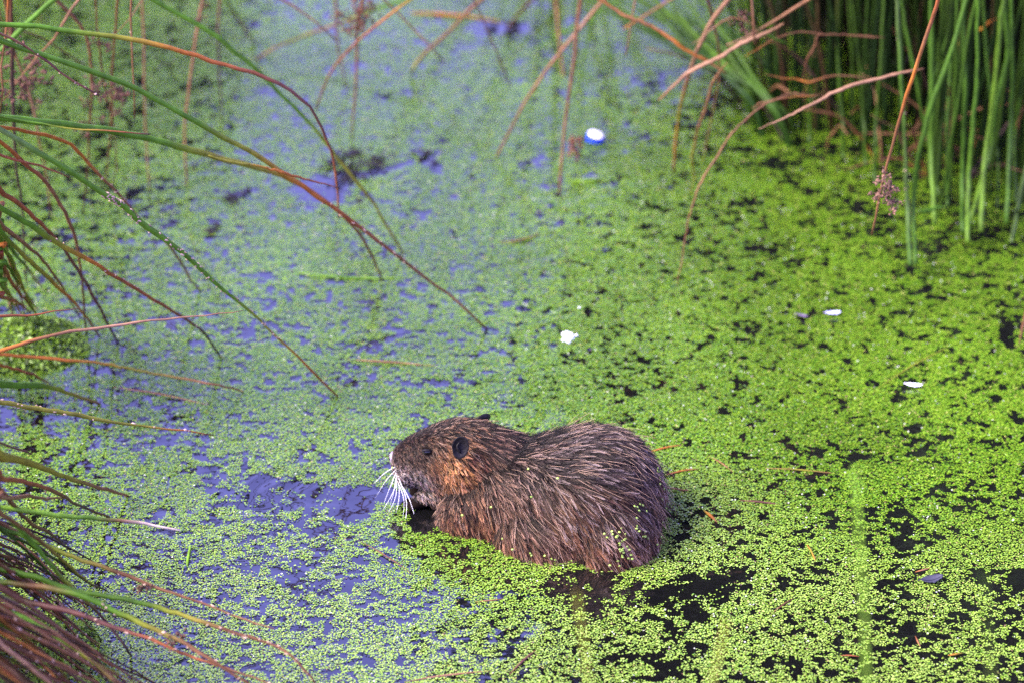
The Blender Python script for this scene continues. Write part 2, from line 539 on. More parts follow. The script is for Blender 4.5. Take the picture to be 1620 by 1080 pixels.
def coat_colour(P, N):
    """natural colours of the coat: grey-brown back, tawny flank, orange cheek, dark face, pale muzzle"""
    x, z = P[:, 0], P[:, 2]
    flank = np.array([0.135, 0.061, 0.024]); back = np.array([0.024, 0.017, 0.013]); cheek = np.array([0.25, 0.105, 0.030])
    face = np.array([0.034, 0.023, 0.017]); muzz = np.array([0.20, 0.17, 0.15])
    t = np.clip((N[:, 2] - 0.15) / 0.6, 0, 1)[:, None]
    c = flank * (1 - t) + back * t
    dch = np.exp(-(((x + 0.070) / 0.016) ** 2 + ((z - 0.078) / 0.017) ** 2) * 0.8)[:, None] * (P[:, 1:2] < 3.31)
    c = c * (1 - 0.85 * dch) + cheek * 0.85 * dch
    fz = np.clip((-0.092 - x) / 0.02, 0, 1)[:, None]
    c = c * (1 - 0.85 * fz) + face * 0.85 * fz
    c = c * np.interp(z, [0.0, 0.022], [0.45, 1.0])[:, None]                   # soaked along the waterline
    mz = (np.clip((-0.085 - x) / 0.03, 0, 1) * np.clip((0.066 - z) / 0.018, 0, 1))[:, None]
    c = c * (1 - 0.8 * mz) + muzz * 0.8 * mz
    return c


def hair_object(name, pos, rad, col, parent, mat):
    n, k = pos.shape[:2]
    hc = bpy.data.hair_curves.new(name)
    hc.add_curves([k] * n)
    off = np.array(parent.location)
    hc.attributes['position'].data.foreach_set('vector', (pos - off).astype(np.float32).ravel())
    ra = hc.attributes.get('radius') or hc.attributes.new('radius', 'FLOAT', 'POINT')
    ra.data.foreach_set('value', rad.astype(np.float32).ravel())
    ca = hc.attributes.new('col', 'FLOAT_COLOR', 'POINT')
    c4 = np.ones((n, k, 4), np.float32); c4[..., :3] = col
    ca.data.foreach_set('color', c4.ravel())
    hc.materials.append(mat)
    o = bpy.data.objects.new(name, hc)
    COL.objects.link(o); o.parent = parent
    return o


def hair_len(P):
    x, z = P[:, 0], P[:, 2]
    L = np.interp(x, [-0.155, -0.14, -0.11, -0.08, -0.05, 0.0, 0.05, 0.19], [0.0025, 0.004, 0.007, 0.011, 0.017, 0.026, 0.031, 0.030])
    return L * np.interp(z, [0, 0.06, 0.14], [1.05, 1.0, 0.85])


def grow_coat():
    K = 6
    t = np.linspace(0, 1, K)[None, :, None]
    pos, rad, col = [], [], []
    # soft dark undercoat
    n = 50000
    P, N = surface_samples(n, -0.012)
    keep = ~((P[:, 0] < -0.10) & (P[:, 2] < 0.014))
    P, N = P[keep], N[keep]; n = len(P)
    D = flow(P, N) + 0.25 * RNG.standard_normal((n, 3)); L = (hair_len(P) * 0.55 * (0.7 + 0.6 * RNG.random(n)))[:, None, None]
    q = P[:, None] + L * (t * D[:, None] * 0.9 + N[:, None] * (0.36 * t - 0.24 * t * t))
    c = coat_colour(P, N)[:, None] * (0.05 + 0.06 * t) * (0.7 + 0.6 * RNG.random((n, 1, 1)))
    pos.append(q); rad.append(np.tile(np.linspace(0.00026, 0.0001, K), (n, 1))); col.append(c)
    # wet guard hairs gathered in pointed locks
    m, per = 13000, 6
    P, N = surface_samples(m, -0.012)
    keep = ~((P[:, 0] < -0.10) & (P[:, 2] < 0.016))
    P, N = P[keep], N[keep]; m = len(P)
    D = flow(P, N) + 0.16 * RNG.standard_normal((m, 3)); D -= (D * N).sum(1)[:, None] * N * 0.8
    D /= np.linalg.norm(D, axis=1)[:, None]
    L = hair_len(P) * (0.65 + 0.6 * RNG.random(m))
    S = np.cross(N, D)
    spread = np.clip(L * 0.095, 0.0005, 0.0026)
    bend = RNG.standard_normal(m) * 0.10
    lock_c = coat_colour(P, N) * (0.25 + 1.1 * RNG.random((m, 1)) ** 1.6) * (1 + 0.08 * RNG.standard_normal((m, 3)))
    bright = np.clip(coat_colour(P, N).mean(1) / 0.075, 0.62, 1.25)[:, None]
    fx = np.interp(P[:, 0], [-0.05, 0.05], [0, 1])[:, None] * np.interp(P[:, 2], [0.02, 0.06], [0.3, 1])[:, None]
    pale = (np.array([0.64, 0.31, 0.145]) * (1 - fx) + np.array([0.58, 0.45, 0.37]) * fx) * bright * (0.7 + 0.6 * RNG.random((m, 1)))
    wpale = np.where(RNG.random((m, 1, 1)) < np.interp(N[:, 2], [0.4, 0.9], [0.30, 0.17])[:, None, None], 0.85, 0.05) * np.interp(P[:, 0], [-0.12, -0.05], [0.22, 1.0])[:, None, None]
    tip_gain = (1.5 + 1.3 * RNG.random((m, 1, 1)))
    for h in range(per):
        o1 = RNG.standard_normal(m) * spread; o2 = RNG.standard_normal(m) * spread * 1.6
        Lh = (L * (0.82 + 0.22 * RNG.random(m)))[:, None, None]
        root = P + S * o1[:, None] + D * o2[:, None]
        conv = 1 - 0.95 * t ** 0.65
        q = (P[:, None] + (root - P)[:, None] * conv
             + Lh * (t * D[:, None] + N[:, None] * (0.25 * t - 0.20 * t * t) + S[:, None] * (bend[:, None, None] * t * t)))
        q += RNG.standard_normal((m, 1, 3)) * 0.0006 * t
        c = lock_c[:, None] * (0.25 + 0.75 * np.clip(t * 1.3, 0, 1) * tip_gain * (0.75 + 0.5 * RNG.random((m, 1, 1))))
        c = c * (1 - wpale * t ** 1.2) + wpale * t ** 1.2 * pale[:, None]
        thick = np.where(wpale[:, :, 0] > 0.3, 1.0, 0.9)
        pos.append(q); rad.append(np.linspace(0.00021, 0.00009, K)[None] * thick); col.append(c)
    # stray pale single hairs
    n = 2600
    P, N = surface_samples(n, 0.0)
    keep = P[:, 0] > -0.11
    P, N = P[keep], N[keep]; n = len(P)
    D = flow(P, N) + 0.2 * RNG.standard_normal((n, 3)); L = (hair_len(P) * (0.8 + 0.6 * RNG.random(n)))[:, None, None]
    q = P[:, None] + L * (t * D[:, None] + N[:, None] * (0.24 * t - 0.17 * t * t))
    c = np.array([0.42, 0.28, 0.18]) * (0.4 + 0.6 * t) * (0.6 + 0.6 * RNG.random((n, 1, 1)))
    pos.append(q); rad.append(np.tile(np.linspace(0.00022, 0.00008, K), (n, 1))); col.append(np.broadcast_to(c, q.shape))
    q, r_, c_ = np.vstack(pos), np.vstack(rad), np.clip(np.vstack(col), 0, 0.8)
    clear = np.ones(len(q), bool)
    for e in EYES:
        clear &= np.linalg.norm((q - e) / (1.3, 1, 0.8), axis=2).min(1) > 0.0062
    q, r_, c_ = q[clear], r_[clear], c_[clear]
    dark = np.zeros(len(q))
    for e in EYES:
        dark = np.maximum(dark, np.exp(-((np.linalg.norm(q[:, 0] - e, axis=1)) / 0.012) ** 2))
    return q, r_, c_ * (1 - 0.7 * dark)[:, None, None]




def ear(c, facing, up, w, h):
    """cupped round ear: outer rim, hollow inside, thick edge"""
    f = np.array(facing, float); f /= np.linalg.norm(f)
    u = np.array(up, float); u -= f * (u @ f); u /= np.linalg.norm(u)
    s = np.cross(u, f)
    v, fc = [], []
    rings = [(0.0, -0.35), (0.45, -0.30), (0.8, -0.12), (0.97, 0.06), (1.0, 0.0), (0.92, -0.2), (0.6, -0.55), (0.2, -0.75)]
    k = 20
    for r, d in rings:
        for j in range(k):
            a = 2 * math.pi * j / k
            rr = r * (1 + 0.06 * math.sin(2 * a + 1) - 0.16 * max(0, math.sin(a)) - 0.14 * math.exp(-((a - 3.5) / 0.35) ** 2))
            v.append(np.array(c) + s * w * rr * math.cos(a) + u * h * rr * math.sin(a) + f * d * w * 0.7)
    for i in range(len(rings) - 1):
        for j in range(k):
            a, b = i * k + j, i * k + (j + 1) % k
            fc.append((a, b, b + k, a + k))
    e = np_mesh('ear', v, fc, M_EAR, coypu)
    # inner fold of the ear
    fold = catmull([np.array(c) + s * w * 0.1 - u * h * 0.5 + f * -0.1 * w, np.array(c) - s * w * 0.35 + f * 0.0 * w, np.array(c) + u * h * 0.35 - s * 0.1 * w - f * 0.1 * w], 8)
    fv, ff = tube(fold, np.array([0.05, 0.12, 0.16, 0.17, 0.16, 0.13, 0.09, 0.04]) * w, 8)
    np_mesh('ear_fold', fv, ff, M_EAR, e)


near_ear = at_depth(728, 706, 3.260)
ear(near_ear, (0.05, -0.9, 0.25), (0.08, 0.1, 1), 0.0108, 0.0172)
far_ear = at_depth(763, 662, 3.338)
ear(far_ear, (-0.5, 0.7, 0.4), (0.1, 0.3, 1), 0.013, 0.013)
EYES = []
for (px, py, Y) in ((669, 714, 3.288), (652, 690, 3.357)):
    c = at_depth(px, py, Y)
    hit = BODY_TREE.find_nearest(Vector(c))
    c = np.array(hit[0]) + np.array(hit[1]) * 0.0004; EYES.append(c)
    e = np_mesh('eye', *ellipsoid(c, (0.0068, 0.0040, 0.0034), None, 16, 10), M_EYE, coypu)
    lid = catmull([c + (-0.0075, -0.0030, 0.0008), c + (-0.003, -0.0045, 0.0040), c + (0.003, -0.0040, 0.0040), c + (0.0085, -0.002, 0.0012)], 9) if Y < 3.3 else None
    if lid is not None:
        np_mesh('eyelid', *tube(lid, [0.0006, 0.0011, 0.0014, 0.0015, 0.0015, 0.0015, 0.0014, 0.001, 0.0005], 8), M_EAR, e)
hair_object('fur', *grow_coat(), coypu, M_FUR)
# nose pad
nz_c = np.array([-0.1530, 3.3365, 0.051])
nb = Buf()
nb.add(*ellipsoid(nz_c, (0.0052, 0.010, 0.0085), None, 16, 10), (1, 1, 1))
nose = np_mesh('nose', nb.v[0], nb.f, M_NOSE, coypu)
for dy in (-0.0045, 0.0045):
    np_mesh('nostril', *ellipsoid(nz_c + (-0.0042, dy, 0.001), (0.0016, 0.0022, 0.0030), None, 10, 6), M_EYE, nose)
# whiskers
wh = [((640, 750), (643, 792), (640, 838), 3.262), ((637, 755), (639, 790), (636, 830), 3.268), ((635, 748), (626, 785), (612, 814), 3.285), ((633, 757), (622, 778), (606, 806), 3.29),
      ((634, 751), (623, 776), (613, 814), 3.30), ((636, 760), (631, 790), (624, 820), 3.283), ((629, 746), (618, 768), (604, 804), 3.31), ((627, 742), (612, 758), (594, 786), 3.32), ((642, 758), (648, 790), (655, 812), 3.262),
      ((625, 738), (608, 748), (590, 766), 3.33)]
for a, m_, z, Y in wh:
    pa = at_depth(*a, 3.315); h = BODY_TREE.find_nearest(Vector(pa)); pa = np.array(h[0])
    p = catmull([pa, at_depth(*m_, (Y + 3.31) / 2), at_depth(*z, Y)], 9)
    np_mesh('whisker', *tube(p, np.linspace(0.00038, 0.00009, 9) * RNG.uniform(0.6, 1.15), 6), M_WHISKER, coypu)

# ------------------------------------------------------------------ duckweed
def ell(px, py, rx, ry, cov):
    c = on_water(px, py); s = mm_per_px(c)
    sinp = abs(ray(px, py)[2]) / np.linalg.norm(ray(px, py))
    return (c[0], c[1], rx * s, ry * s / sinp, cov)


OPEN = [ell(*a) for a in [
    (480, 785, 110, 28, 0.24), (560, 775, 70, 26, 0.10), (400, 775, 70, 22, 0.42), (470, 840, 80, 26, 0.46), (430, 880, 50, 24, 0.50), (600, 775, 50, 22, 0.06), (658, 810, 34, 22, 0.06),
    (620, 800, 40, 18, 0.03),
    (520, 930, 80, 34, 0.66), (420, 970, 50, 20, 0.62), (690, 975, 80, 28, 0.70), (600, 985, 70, 22, 0.70),
    (575, 268, 60, 11, 0.03), (515, 297, 46, 20, 0.10), (620, 262, 26, 8, 0.05), (680, 255, 14, 10, 0.15), (480, 330, 36, 14, 0.45), (370, 315, 20, 10, 0.2), (338, 364, 16, 8, 0.15),
    (795, 46, 42, 13, 0.04), (740, 75, 30, 10, 0.4), (915, 130, 14, 12, 0.3),
    (980, 940, 130, 28, 0.46), (1070, 955, 46, 20, 0.2), (900, 930, 60, 16, 0.3), (1030, 1015, 70, 25, 0.45), (1100, 920, 60, 20, 0.3),
    (1425, 842, 28, 9, 0.12), (1380, 828, 56, 8, 0.45), (1440, 860, 40, 8, 0.3), (1598, 925, 40, 24, 0.25), (1400, 1000, 60, 40, 0.62), (1480, 720, 30, 7, 0.4), (1500, 755, 60, 10, 0.6), (1320, 838, 60, 8, 0.45),
    (1440, 930, 70, 14, 0.6), (1406, 1015, 30, 10, 0.15), (1410, 1040, 26, 8, 0.2), (1505, 985, 40, 10, 0.4), (1200, 382, 40, 14, 0.3), (1270, 260, 90, 30, 0.45), (1480, 360, 120, 40, 0.5), (1600, 530, 16, 16, 0.1),
    (1130, 190, 60, 40, 0.5), (1330, 250, 190, 40, 0.55), (1500, 370, 160, 45, 0.58), (1250, 330, 150, 45, 0.72), (1010, 545, 60, 18, 0.78), (1030, 590, 50, 16, 0.78), (1062, 850, 12, 24, 0.45),
    (60, 665, 90, 14, 0.35), (150, 690, 120, 10, 0.5), (250, 700, 90, 7, 0.4), (90, 640, 60, 12, 0.5), (170, 605, 60, 10, 0.5), (270, 650, 80, 18, 0.6),
    (360, 530, 90, 30, 0.72), (560, 525, 120, 45, 0.73), (700, 560, 110, 40, 0.75), (250, 510, 30, 10, 0.2), (280, 520, 16, 6, 0.0), (180, 440, 130, 60, 0.74), (150, 330, 150, 60, 0.70), (80, 230, 150, 80, 0.70),
    (300, 170, 140, 90, 0.76), (560, 590, 60, 15, 0.66), (700, 610, 80, 20, 0.7), (800, 600, 60, 20, 0.74)]]


def coverage(x, y):
    px, py = to_px(np.stack([x, y, 0 * x], -1))
    base = np.interp(px, [0, 500, 900, 1100, 1620], [0.79, 0.83, 0.87, 0.86, 0.82])
    base = base - 0.07 * np.clip((px - 980) / 150, 0, 1) * np.clip((600 - py) / 100, 0, 1)
    base = base - 0.06 * np.clip((py - 820) / 250, 0, 1) * (px > 800)
    wx = (vnoise(x, y, 0.05, 6) - 0.5) * 0.05; wy = (vnoise(x, y, 0.05, 7) - 0.5) * 0.09
    c = base
    for (ex, ey, rx, ry, cov) in OPEN:
        d = np.sqrt(((x + wx - ex) / rx) ** 2 + ((y + wy - ey) / ry) ** 2)
        w = np.clip((1.25 - d) / 0.5, 0, 1)
        c = np.minimum(c, c * (1 - w) + cov * w)
    return c


def cdf(v, m, s):
    z = (v - m) / s
    return 1 / (1 + np.exp(-1.702 * z))


def grid_pts(x0, x1, y0, y1, s):
    xs = np.arange(x0, x1, s); ys = np.arange(y0, y1, s * 0.92)
    X, Y = np.meshgrid(xs, ys)
    X[::2] += s / 2
    X = X + (RNG.random(X.shape) - 0.5) * s * 0.9; Y = Y + (RNG.random(X.shape) - 0.5) * s * 0.9
    return X.ravel(), Y.ravel()


def weed_field(x, y):
    ny_ = y * 0.95; x0_ = x; x = x * 0.72
    n = 0.32 * vnoise(x, ny_, 0.0105, 0) + 0.14 * vnoise(x, ny_, 0.045, 1) + 0.34 * vnoise(x, ny_, 0.0058, 2) + 0.20 * vnoise(x, ny_, 0.0032, 5)
    m, s = n.mean(), n.std()
    x = x0_
    c = coverage(x, y)
    v = cdf(n, m, s)
    v = np.where(c < 0.6, 0.62 * v + 0.38 * RNG.random(len(x)), v)          # loose single fronds in the open places
    py = to_px(np.stack([x, y, 0 * x], -1))[1]
    gap = np.interp(py, [560, 700, 850, 960, 1080], [0.0, 0.07, 0.19, 0.28, 0.29])   # nearer fronds float further apart
    return (v < c) & (RNG.random(len(x)) > gap)


def fronds(x, y, size, k):
    """k-sided leaf-like fronds, each with its own tilt, size and tint"""
    n = len(x)
    a = RNG.random(n) * 2 * math.pi
    L = size * (0.55 + 0.5 * RNG.random(n)); W = L * (0.66 + 0.22 * RNG.random(n))
    z = 0.0005 + 0.0024 * RNG.random(n) ** 1.5
    tx, ty = RNG.standard_normal(n) * 0.11, RNG.standard_normal(n) * 0.11
    ang = np.arange(k) * 2 * math.pi / k
    lx = np.cos(ang)[None] * L[:, None] * 0.5 * (1 + 0.14 * np.cos(ang))[None]; ly = np.sin(ang)[None] * W[:, None] * 0.5
    ca, sa = np.cos(a)[:, None], np.sin(a)[:, None]
    rx, ry = lx * ca - ly * sa, lx * sa + ly * ca
    V = np.zeros((n, k, 3))
    V[..., 0] = x[:, None] + rx; V[..., 1] = y[:, None] + ry
    V[..., 2] = np.maximum(z[:, None] + rx * tx[:, None] + ry * ty[:, None], 0.0003) + wave(x, y)[:, None]
    Fq = np.arange(n * k).reshape(n, k)
    g1, g2, g3 = np.array([0.085, 0.185, 0.007]), np.array([0.165, 0.265, 0.018]), np.array([0.040, 0.120, 0.005])
    r = RNG.random((n, 1)); pat = vnoise(x, y, 0.12, 3)[:, None] - 0.5
    c = np.where(r < 0.55, g1 + (g2 - g1) * RNG.random((n, 1)), g1 + (g3 - g1) * RNG.random((n, 1))) * (1 + 0.35 * pat)
    pale = (np.clip((3.42 - y + 0.5 * (vnoise(x, y, 0.25, 4) - 0.5)) / 0.4, 0, 1) * RNG.random(n))[:, None]      # fronds paler toward this bank: foreground brightness put into their colour
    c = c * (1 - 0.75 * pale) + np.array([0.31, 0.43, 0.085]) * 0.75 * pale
    odd = RNG.random(n)
    c[odd < 0.010] = (0.30, 0.29, 0.08); c[(odd > 0.988)] = (0.11, 0.07, 0.035)
    c[(odd > 0.60) & (odd < 0.606)] = (0.42, 0.45, 0.33)
    return V.reshape(-1, 3), Fq, np.repeat(c, k, 0)


def weed_points():
    out = []
    yb, ym, yt = on_water(810, 1080)[1], on_water(810, 470)[1], on_water(810, 0)[1]
    for (s, size, k, lo, hi, part) in ((0.00195, 0.00285, 6, -1, 0.03, 0), (0.0023, 0.0034, 5, -1, 0.03, 1), (0.0075, 0.0105, 5, 0.03, 0.55, 2), (0.022, 0.030, 5, 0.55, 9, 2)):
        x0, x1, y0, y1 = (-1.05, 1.05, 2.6, 5.1) if hi < 0.1 else ((-1.7, 1.7, 2.0, 5.9) if hi < 1 else (-3.0, 3.3, 1.5, 7.3))
        X, Y = grid_pts(x0, x1, y0, y1, s)
        half = 810 / FPX * (Y * math.cos(PITCH) + CAM_H * math.sin(PITCH))
        m = np.maximum.reduce([np.abs(X) - half, yb - Y, Y - yt])      # metres outside the pictured patch of pond
        ok = (m > lo) & (m <= hi) & (X > bank_x(Y) - 0.02)
        if part == 0: ok &= Y < ym
        if part == 1: ok &= Y >= ym
        X, Y = X[ok], Y[ok]
        keep = weed_field(X, Y)
        out.append((X[keep], Y[keep], size, k))
    return out


weed_meshes = []
for X, Y, size, k in weed_points():
    near = (X > -0.2) & (X < 0.24) & (Y > 3.08) & (Y < 3.45)
    drop = np.zeros(len(X), bool)
    for i in np.nonzero(near)[0]:
        p = Vector((X[i], Y[i], 0.001)); h = BODY_TREE.find_nearest(p)
        if h[0] is not None and (p - h[0]).dot(h[1]) < 0.0:
            drop[i] = True
    X, Y = X[~drop], Y[~drop]
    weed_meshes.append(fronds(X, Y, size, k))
print('duckweed triangles', sum(len(f) * (f.shape[1] - 2) for _, f, _ in weed_meshes))


def poly_mesh(name, groups, mat):
    """one mesh out of groups of equal-sided polygons"""
    V = np.vstack([g[0] for g in groups]).astype(np.float32); C = np.vstack([g[2] for g in groups])
    loops = np.arange(len(V), dtype=np.int32)
    tot = np.concatenate([np.full(len(g[1]), g[1].shape[1], np.int32) for g in groups])
    start = np.r_[0, np.cumsum(tot)[:-1]].astype(np.int32)
    me = bpy.data.meshes.new(name)
    me.vertices.add(len(V)); me.vertices.foreach_set('co', V.ravel())
    me.loops.add(len(loops)); me.loops.foreach_set('vertex_index', loops)
    me.polygons.add(len(tot)); me.polygons.foreach_set('loop_start', start)
    me.update(calc_edges=True)
    at = me.attributes.new('col', 'FLOAT_COLOR', 'POINT')
    c4 = np.ones((len(V), 4), np.float32); c4[:, :3] = C
    at.data.foreach_set('color', c4.ravel())
    me.materials.append(mat)
    o = bpy.data.objects.new(name, me); COL.objects.link(o)
    return o


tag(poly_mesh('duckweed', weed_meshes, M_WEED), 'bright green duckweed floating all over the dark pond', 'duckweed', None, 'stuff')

# duckweed clinging to the wet coat
B = Buf()
hair_tree = BODY_TREE
spots = [(1040, 740, 6), (1030, 745, 4), (1045, 770, 4), (1048, 800, 5), (1045, 790, 3), (1012, 845, 5), (1000, 800, 4), (1003, 808, 3), (975, 850, 7), (985, 842, 4), (990, 875, 6), (975, 880, 6), (1040, 855, 5),
         (1005, 830, 3), (963, 842, 3), (1045, 825, 4), (776, 796, 1), (841, 735, 1), (894, 762, 1), (634, 733, 1), (853, 786, 1), (740, 815, 1), (962, 685, 1), (980, 865, 6), (1030, 760, 3)]
spots += [(700 + 11 * i + random.uniform(-5, 5), 846 + 2.45 * i + random.uniform(-6, 3), random.choice((0, 1, 1, 2, 3))) for i in range(24)]
for px, py, n in spots:
    for _ in range(n):
        d = ray(px + random.gauss(0, 5), py + random.gauss(0, 6)); d = d / np.linalg.norm(d)
        h = BODY_TREE.ray_cast(Vector(CAMP), Vector(d))
        if h[0] is None:
            continue
        c = np.array(h[0]) + np.array(h[1]) * 0.008
        q = np.array(h[1]) + 0.4 * RNG.standard_normal(3)
        B.add(*ellipsoid(c, (0.0020, 0.0015, 0.0006), q, 6, 4), np.array([0.24, 0.36, 0.05]) * random.uniform(0.6, 1.2))
tag(B.build('clinging_duckweed', M_WEED), 'bright green duckweed flecks stuck to the wet fur of the rump', 'duckweed', None, 'stuff')

# ------------------------------------------------------------------ rushes
PAL = {'D': (0.011, 0.034, 0.003), 'g': (0.050, 0.125, 0.007), 'G': (0.031, 0.073, 0.003), 'l': (0.11, 0.22, 0.014), 'y': (0.14, 0.14, 0.012), 'o': (0.25, 0.085, 0.012), 'r': (0.15, 0.047, 0.015), 'p': (0.19, 0.105, 0.055), 'k': (0.135, 0.066, 0.027),
       'b': (0.09, 0.04, 0.016), 'd': (0.035, 0.022, 0.016), 'w': (0.58, 0.46, 0.30), 'v': (0.075, 0.032, 0.024), 'e': (0.075, 0.13, 0.03)}


def grad(cols, t):
    C = np.array([PAL[c] for c in cols])
    if len(C) == 1: return np.tile(C[0], (len(t), 1))
    k = np.linspace(0, 1, len(C))
    return np.stack([np.interp(t, k, C[:, i]) for i in range(3)], 1)


def seed_cluster(c, size, parent, col=(0.065, 0.028, 0.014), n=38, lean=(0.3, 0, -0.4)):
    """branched tuft of little capsules"""
    B = Buf()
    c = np.asarray(c, float)
    for b_ in range(max(4, n // 7)):
        d = RNG.standard_normal(3) + np.array(lean); d /= np.linalg.norm(d)
        e = c + d * size * random.uniform(0.35, 1.0)
        B.add(*tube(catmull([c, (c + e) / 2 + (0, 0, size * 0.15), e], 4), np.linspace(0.0007, 0.0004, 4), 4), np.array(col) * 0.7)
        for _ in range(7):
            f = e + RNG.standard_normal(3) * size * 0.17
            r = size * random.uniform(0.045, 0.085) + 0.0006
            B.add(*ellipsoid(f, (r * 0.8, r * 0.8, r * 1.3), RNG.standard_normal(3), 6, 4), np.array(col) * random.uniform(0.6, 1.7))
    o = B.build('seed_cluster', M_SEED, parent)
    tag(o, kind='stuff')
    return o


def stem(plant, path, radius, cols, tip=0.35, flecks=None, seeds=None, vis0=0.0, label=None, k=7, n=None, thin_start=False, dim=1.0):
    """one rush stem: tapered tube with a colour that runs along it, pale flecks and seed tufts"""
    path = np.asarray(path, float)
    n = n or max(16, min(60, 6 * len(path)))
    P = catmull(path, n)
    t = np.linspace(0, 1, n)
    P[1:-1] += 0.0005 * RNG.standard_normal((n - 2, 3))
    kn = np.linspace(0, 1, 8); wob = 0.0016 * RNG.standard_normal((8, 3)); wob[0] = wob[-1] = 0
    P += np.stack([np.interp(t, kn, wob[:, i]) for i in range(3)], 1)                # slight kinks
    lump = np.interp(t, np.linspace(0, 1, 9), 1 + 0.13 * RNG.standard_normal(9))
    taper = radius * (1 - (1 - tip) * np.clip((t - 0.5) / 0.5, 0, 1) ** 1.4) * lump * (1 + 0.05 * RNG.standard_normal(n))
    if thin_start: taper = taper * np.clip(0.3 + 5 * t, 0, 1)
    v, f = tube(P, taper, k)
    tc_ = np.clip((t - vis0) / (1 - vis0), 0, 1)
    c = grad(cols, tc_) * dim * (0.85 + 0.3 * vnoise(t * 3, t * 0 + RNG.random() * 50, 0.2, 2))[:, None]
    o = np_mesh('stem', v, f, M_STEM, plant, True, np.repeat(c, k, 0))
    if label: o['label'] = label
    if flecks:
        B = Buf()
        T, U, V = frames(P)
        for (a, b_, m) in flecks:
            for _ in range(int(m * 0.8)):
                s = vis0 + (1 - vis0) * random.uniform(a, b_); i = min(int(s * (n - 1)), n - 2)
                q = P[i] + (P[i + 1] - P[i]) * (s * (n - 1) - i)
                th = random.uniform(0, 6.28); nd = U[i] * math.cos(th) + V[i] * math.sin(th)
                rr = taper[i]
                B.add(*ellipsoid(q + nd * rr * 0.95, (0.0012 * random.uniform(.5, 1.4), 0.0012, 0.0024 * random.uniform(.5, 1.4)), T[i] + 0.5 * RNG.standard_normal(3), 6, 4),
                      np.array([0.36, 0.25, 0.17]) * random.uniform(0.4, 1.3))
        tag(B.build('fleck', M_FLECK, o), kind='stuff')
    if seeds:
        for (s, size, nn) in seeds:
            i = int((vis0 + (1 - vis0) * s) * (n - 1))
            seed_cluster(P[i], size, o, n=nn)
    return o


def vis_path(px, Y0, Y1, z_end=None):
    """stem course seen in the picture: depth runs from Y0 to Y1 (or to the point where it meets the water)"""
    px = np.array(px, float)
    if z_end is not None:
        Y1 = on_water(*px[-1], z_end)[1]
    s = np.r_[0, np.cumsum(np.linalg.norm(np.diff(px, axis=0), axis=1))]; s /= s[-1]
    out = []
    for i, (p, a) in enumerate(zip(px, s)):
        Y = Y0 + (Y1 - Y0) * a
        if i < len(px) - 1:
            Y = min(Y, on_water(p[0], p[1], 0.03)[1])        # never under the water before the tip
        out.append(at_depth(p[0], p[1], Y))
    return np.array(out)


def rooted(vp, base, spread=0.05):
    """lead the seen part back to the plant's base"""
    b0 = np.array(base) + np.array([random.uniform(-spread, spread), random.uniform(-spread, spread), 0])
    b0[2] = base[2] - 0.02
    d = vp[0] - vp[1]; d /= np.linalg.norm(d)
    reach = np.linalg.norm(vp[0] - b0)
    a = vp[0] + d * 0.12 * reach
    m_ = b0 * 0.45 + a * 0.55
    m_[2] = max(m_[2], b0[2] + 0.7 * (a[2] - b0[2]))
    L0 = np.linalg.norm(m_ - b0) + np.linalg.norm(a - m_) + np.linalg.norm(vp[0] - a)
    L1 = np.linalg.norm(np.diff(vp, axis=0), axis=1).sum()
    return np.vstack([b0, m_, a, vp]), L0 / (L0 + L1)


def pic_stem(plant, px, w, cols, Y0=None, Y1=None, water=True, z_end=-0.004, **kw):
    """w = width in photograph pixels"""
    if Y1 is None and water: vp = vis_path(px, Y0, None, z_end)
    else: vp = vis_path(px, Y0, Y1 if Y1 is not None else Y0)
    sp = kw.pop('spread', 0.05)
    raw = kw.pop('raw', False)
    if raw: kw['thin_start'] = True
    path, v0 = (vp, 0.0) if raw else rooted(vp, np.array(plant.location), sp)
    r = w * 0.56 * mm_per_px(vp[len(vp) // 2])
    return stem(plant, path, r, cols, vis0=v0, n=min(70, 8 + 5 * len(path)), **kw)


# --- tussock on the bank at the left edge
tl = empty('rush_tussock', (-0.98, 3.62, 0.02))
tag(tl, 'rush tussock at the left edge with long arching stems over the water', 'rush plant', 'rush tussocks round the pond')
S = lambda *a, **k: pic_stem(tl, *a, **k)
S([(0, 42), (60, 44), (120, 53), (180, 60), (240, 72), (300, 88), (350, 104), (400, 116), (440, 132), (470, 152), (494, 173), (513, 214), (526, 246), (533, 292), (536, 345)], 8, 'ggyorvvrk', 3.55, 3.72, label='green stem turning orange and purple, bent sharply down')
S([(0, 62), (50, 80), (120, 105), (200, 134), (280, 175), (350, 215), (400, 241), (437, 266), (467, 286), (500, 310), (533, 334), (557, 353), (583, 375), (613, 397), (643, 420), (673, 443), (717, 473), (750, 503), (773, 523)], 9, 'ggggyorkkb', 3.45, flecks=[(0.6, 0.85, 26)], label='longest green stem fading to pink where it reaches the water')
S([(240, -2), (270, 15), (310, 37), (345, 60), (380, 90), (400, 106), (432, 139), (465, 172), (497, 204), (530, 246), (562, 285), (594, 327), (612, 358), (640, 405)], 8, 'ggggyyb', 3.9)
S([(0, 183), (60, 190), (130, 200), (200, 211), (260, 226), (330, 246), (400, 264), (440, 277), (475, 294), (510, 318), (545, 345), (575, 380), (595, 420), (606, 448)], 10, 'ggggyyorbb', 3.5)
S([(0, 188), (60, 196), (130, 205), (200, 210), (238, 213)], 5, 'Ggyrd', 3.48, 3.5)
S([(330, 246), (400, 262), (440, 271), (480, 281), (535, 297)], 4, 'yyorv', 3.5, 3.6, raw=True)
S([(0, 55), (30, 68), (70, 95), (110, 125), (157, 152)], 7, 'kkvkv', 3.45, 3.5, flecks=[(0.2, 1, 10)], label='short purple-brown dead stem with a pointed tip')
